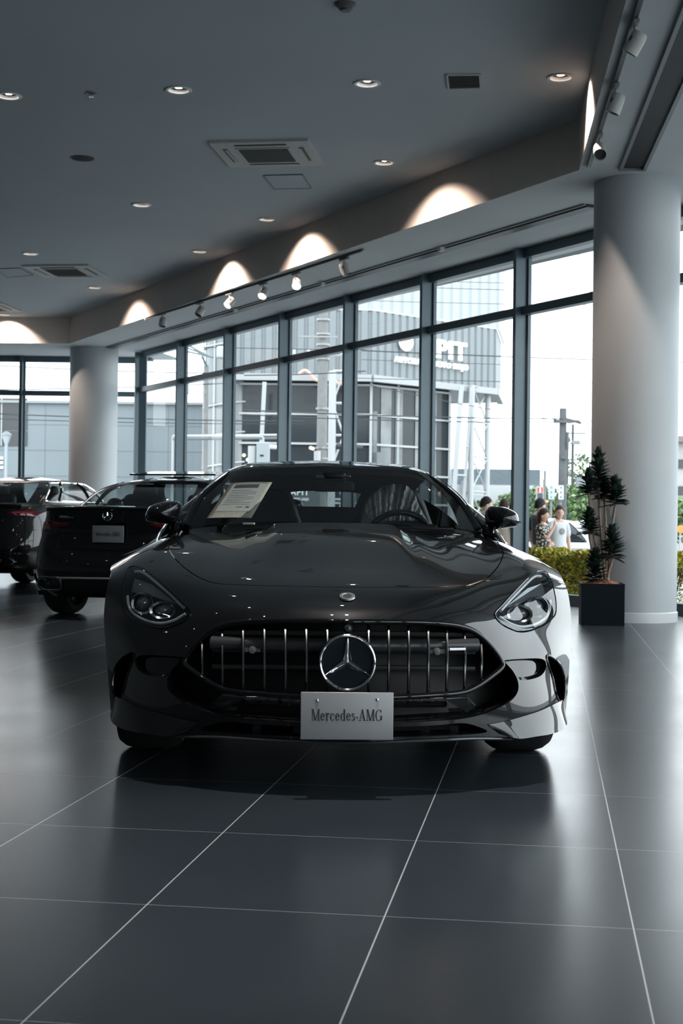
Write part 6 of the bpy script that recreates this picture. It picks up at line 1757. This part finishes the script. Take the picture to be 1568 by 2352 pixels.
def head_mesh(c, sc, yaw, tilt=0):
    M = Matrix.Rotation(yaw, 3, 'Z') @ Matrix.Rotation(tilt, 3, 'X'); vs, fs = [], []
    nr, ns = 22, 28
    for i in range(nr + 1):
        th = PI * i / nr
        for k in range(ns):
            ph = 2 * PI * k / ns; x, y, z = math.sin(th) * math.cos(ph), math.sin(th) * math.sin(ph), math.cos(th)
            w = 1 if z > -.1 else 1 - .34 * ((-z - .1) / .9) ** 1.3
            q = Vector((x * .074 * w, y * .094 * (w if y < 0 else w * .93), z * .116))
            if y < 0:
                q.y -= .022 * math.exp(-(x / .16) ** 2 - ((z + .14) / .17) ** 2)             # nose
                q.y += .012 * math.exp(-((abs(x) - .36) / .17) ** 2 - ((z - .05) / .12) ** 2)   # eye sockets
                q.y -= .008 * math.exp(-(x / .25) ** 2 - ((z + .48) / .10) ** 2) + .010 * math.exp(-(x / .3) ** 2 - ((z + .85) / .2) ** 2)
            vs.append(M @ (q * sc) + c)
    for i in range(nr):
        for k in range(ns): fs.append([i * ns + k, (i + 1) * ns + k, (i + 1) * ns + (k + 1) % ns, i * ns + (k + 1) % ns])
    return vs, fs, M
def person(loc, rz, h, label, shirt, trousers, hair, arms=('down', 'down'), head_yaw=0, long_hair=False, female=False, print_=None, cap=0):
    k = h / 1.72; root = empty('person', loc, rz, label, 'person', 'people walking past outside')
    V = lambda *a: Vector(a) * k
    sw = .165 if not female else .145
    J = [V(0, 0, .95), V(0, .0, 1.12), V(0, .0, 1.30), V(0, .01, 1.43), V(0, -.005, 1.52)]
    E_ = [(0, 1), (1, 2), (2, 3), (3, 4)]; R = [(.135 * k, .095 * k), (.115 * k, .085 * k), (.14 * k, .10 * k), (.075 * k, .07 * k), (.050 * k, .052 * k)]
    arm_pts = {}
    for s, pose in ((-1, arms[0]), (1, arms[1])):
        if pose == 'down': sh_, el, wr_, pd = V(s * sw, .01, 1.40), V(s * (sw + .06), .03, 1.13), V(s * (sw + .05), -.05, .89), Vector((0, -.12, -1))
        elif pose == 'photo': sh_, el, wr_, pd = V(s * sw, .0, 1.40), V(s * (sw + .05), -.16, 1.20), V(s * .055, -.24, 1.42), Vector((-s * .35, -.1, 1))
        elif pose == 'fold': sh_, el, wr_, pd = V(s * sw, .0, 1.40), V(s * (sw + .07), -.03, 1.14), V(s * .04, -.19, 1.10), Vector((-s, -.05, .1))
        else: sh_, el, wr_, pd = V(s * sw, .01, 1.40), V(s * (sw + .05), .02, 1.14), V(s * (sw - .02), -.20, 1.06), Vector((-s * .3, -1, .1))
        arm_pts[s] = (sh_, el, wr_); pd.normalize()
        o_ = len(J); J += [sh_, el, wr_, wr_ + pd * .055 * k]; E_ += [(3, o_), (o_, o_ + 1), (o_ + 1, o_ + 2), (o_ + 2, o_ + 3)]; R += [.055 * k, .040 * k, .026 * k, (.034 * k, .020 * k)]
        side = pd.cross(Vector((0, 1, 0)) if abs(pd.y) < .8 else Vector((0, 0, 1))).normalized(); curl = side.cross(pd)
        for i, L in enumerate((.062, .074, .079, .072)):
            f0 = wr_ + pd * .085 * k + side * (i - 1.5) * .019 * k; f1 = f0 + pd * L * .5 * k + curl * .008 * k; f2 = f0 + pd * L * .9 * k + curl * .030 * k
            n_ = len(J); J += [f0, f1, f2]; E_ += [(o_ + 3, n_), (n_, n_ + 1), (n_ + 1, n_ + 2)]; R += [.0095 * k, .0085 * k, .0075 * k]
        n_ = len(J); t0_ = wr_ + pd * .035 * k - side * .034 * k; J += [t0_, t0_ + pd * .045 * k - side * .016 * k + curl * .012 * k]; E_ += [(o_ + 3, n_), (n_, n_ + 1)]; R += [.011 * k, .0085 * k]
    for s in (-1, 1):
        o_ = len(J); J += [V(s * .09, 0, .90), V(s * .10, -.01, .50), V(s * .10, .03, .10), V(s * .11, -.11, .045)]; E_ += [(0, o_), (o_, o_ + 1), (o_ + 1, o_ + 2), (o_ + 2, o_ + 3)]; R += [.085 * k, .058 * k, .038 * k, (.038 * k, .030 * k)]
    vs, fs = skin_mesh(J, E_, R, 0, 1)
    hc = V(0, -.02, 1.605); hv, hf, HM = head_mesh(hc, k, head_yaw)
    mb = MB(); mb.add(vs, fs); mb.add(hv, hf)
    for s in (-1, 1): mb.ball(hc + HM @ (Vector((s * .074, .012, -.005)) * k), (.010 * k, .020 * k, .030 * k), 10)
    body_ = mb.build('body', SKIN, root, smooth=True, sharp=math.radians(80))
    for s in (-1, 1):
        mb = MB(); mb.ball(hc + HM @ (Vector((s * .028, -.079, .006)) * k), (.013 * k, .006 * k, .006 * k), 8); mb.build('eye', HAIRK, root)
    mb = MB(); mb.ball(hc + HM @ (Vector((0, -.087, -.057)) * k), (.022 * k, .006 * k, .006 * k), 8); mb.build('mouth', mat('lips', (.35, .13, .11), .5), root)
    # hair: a cap over the skull, parted to leave the face free
    mb = MB(); G = []
    for i in range(15):
        th = PI * (.0 + .62 * i / 14); row = []
        for j in range(28):
            ph = 2 * PI * j / 28; back = .5 + .5 * math.sin(ph)
            lim = PI * (.335 + .30 * back + .022 * math.sin(j * 2.7) + .015 * math.sin(j * 1.3)); t = min(th, lim)
            wob = 1.06 + .03 * math.sin(j * 2.1 + i) + (.04 if i > 3 else .06)
            row.append(hc + HM @ (Vector((math.sin(t) * math.cos(ph) * .078, math.sin(t) * math.sin(ph) * .098 + .004, math.cos(t) * .121)) * wob * k))
        G.append(row)
    mb.grid(G, wrap=True)
    if long_hair:
        G = []
        for i in range(14):
            t = i / 13; row = []
            for j in range(17):
                a = PI * (-.06 + 1.12 * j / 16); rr = 1 + .12 * math.sin(t * 3)
                row.append(hc + HM @ (Vector((.088 * math.cos(a) * rr, .040 + .075 * math.sin(a) * rr * (1 - .15 * t), .05 - .46 * t + .01 * math.sin(j * 1.7))) * k))
            G.append(row)
        mb.grid(G)
    hr = mb.build('hair', hair, root, smooth=True, sharp=math.radians(80))
    # clothes
    J2 = [V(0, 0, .90), V(0, 0, 1.12), V(0, 0, 1.30), V(0, .01, 1.425)]; E2 = [(0, 1), (1, 2), (2, 3)]; R2 = [(.165 * k, .125 * k), (.150 * k, .115 * k), (.165 * k, .122 * k), (.078 * k, .075 * k)]
    for s in (-1, 1):
        a, b, c = arm_pts[s]; o_ = len(J2); J2 += [a, a.lerp(b, .45), a.lerp(b, .85)]; E2 += [(3, o_), (o_, o_ + 1), (o_ + 1, o_ + 2)]; R2 += [.072 * k, .066 * k, .064 * k]
    vs, fs = skin_mesh(J2, E2, R2, 0, 2); mb = MB(); mb.add(vs, fs); mb.build('shirt', shirt, root, smooth=True)
    J3 = [V(0, 0, .96), V(0, 0, .90)]; E3 = [(0, 1)]; R3 = [(.150 * k, .110 * k), (.150 * k, .112 * k)]
    for s in (-1, 1):
        o_ = len(J3); J3 += [V(s * .09, 0, .84), V(s * .105, -.01, .50), V(s * .105, .03, .13)]; E3 += [(1, o_), (o_, o_ + 1), (o_ + 1, o_ + 2)]; R3 += [.095 * k, .078 * k, .07 * k]
    vs, fs = skin_mesh(J3, E3, R3, 0, 2); mb = MB(); mb.add(vs, fs); mb.build('trousers', trousers, root, smooth=True)
    for s in (-1, 1):
        mb = MB(); mb.ball(V(s * .11, -.06, .045), (.048 * k, .135 * k, .045 * k), 12); mb.build('shoe', mat('shoe', (.03, .03, .032), .5), root, smooth=True)
    if print_:
        mb = MB(); mb.lathe([(0, 0), (.05 * k, .004), (.055 * k, .012)], V(.0, -.128, 1.28), 20, Matrix.Rotation(-PI / 2, 3, 'X')); mb.build('shirt_print', print_, root, smooth=True)
    return root
def floral():
    m = mat('floral cloth', (.015, .015, .017), .8); nt = m.node_tree; b = nt.nodes['Principled BSDF']
    tc = nt.nodes.new('ShaderNodeTexCoord'); v = nt.nodes.new('ShaderNodeTexVoronoi'); v.inputs['Scale'].default_value = 26; r = nt.nodes.new('ShaderNodeValToRGB')
    r.color_ramp.elements[0].position, r.color_ramp.elements[1].position = .34, .42; r.color_ramp.elements[0].color = (.55, .53, .47, 1); r.color_ramp.elements[1].color = (.015, .015, .017, 1)
    nt.links.new(tc.outputs['Object'], v.inputs['Vector']); nt.links.new(v.outputs[0], r.inputs[0]); nt.links.new(r.outputs[0], b.inputs['Base Color']); return m
WSH = mat('white cotton', (.50, .52, .53), .85); BGE = mat('beige cotton', (.42, .38, .33), .85); DKS = mat('dark cotton', (.02, .024, .03), .85); GRY = mat('grey cotton', (.30, .31, .32), .85)
TRW = mat('pale trousers', (.45, .44, .42), .85); TRD = mat('dark trousers', (.03, .033, .04), .85)
def stand(px, py_top, d, h): 
    p = at(px, py_top, d); return Vector((p.x, p.y, OUT))
DP = 23.6
person(stand(1283, 1162, DP + .4, 1.70), .45, 1.62, 'person in a white printed shirt looking towards the showroom, beside the silver car', WSH, TRD, HAIRB, ('down', 'down'), -.35, print_=mat('print grey', (.20, .21, .22), .7))
g_ = person(stand(1246, 1178, DP - .3, 1.60), 1.05, 1.56, 'person with long dark hair in a floral top raising one hand to the face', floral(), TRW, HAIRB, ('photo', 'fold'), .1, long_hair=True, female=True)
person(stand(1238, 1147, DP + 1.2, 1.75), 2.05, 1.75, 'person with short black hair in dark clothes turned away, half behind the window mullion', DKS, TRD, HAIRK, ('down', 'down'), .2)
person(stand(1114, 1150, DP, 1.74), 1.75, 1.74, 'person in a pale grey shirt standing behind the wing mirror of the coupe', GRY, TRD, HAIRK, ('down', 'forward'), .0)
person(stand(1157, 1153, DP + .5, 1.72), 2.6, 1.72, 'person in a beige shirt with back turned, left of the thick mullion', BGE, TRD, HAIRB, ('down', 'fold'), 0)
person(stand(1179, 1157, DP + 1.1, 1.70), 2.9, 1.70, 'person in dark clothes behind the beige shirted person, next to the thick mullion', DKS, TRD, HAIRK, ('down', 'down'), 0)
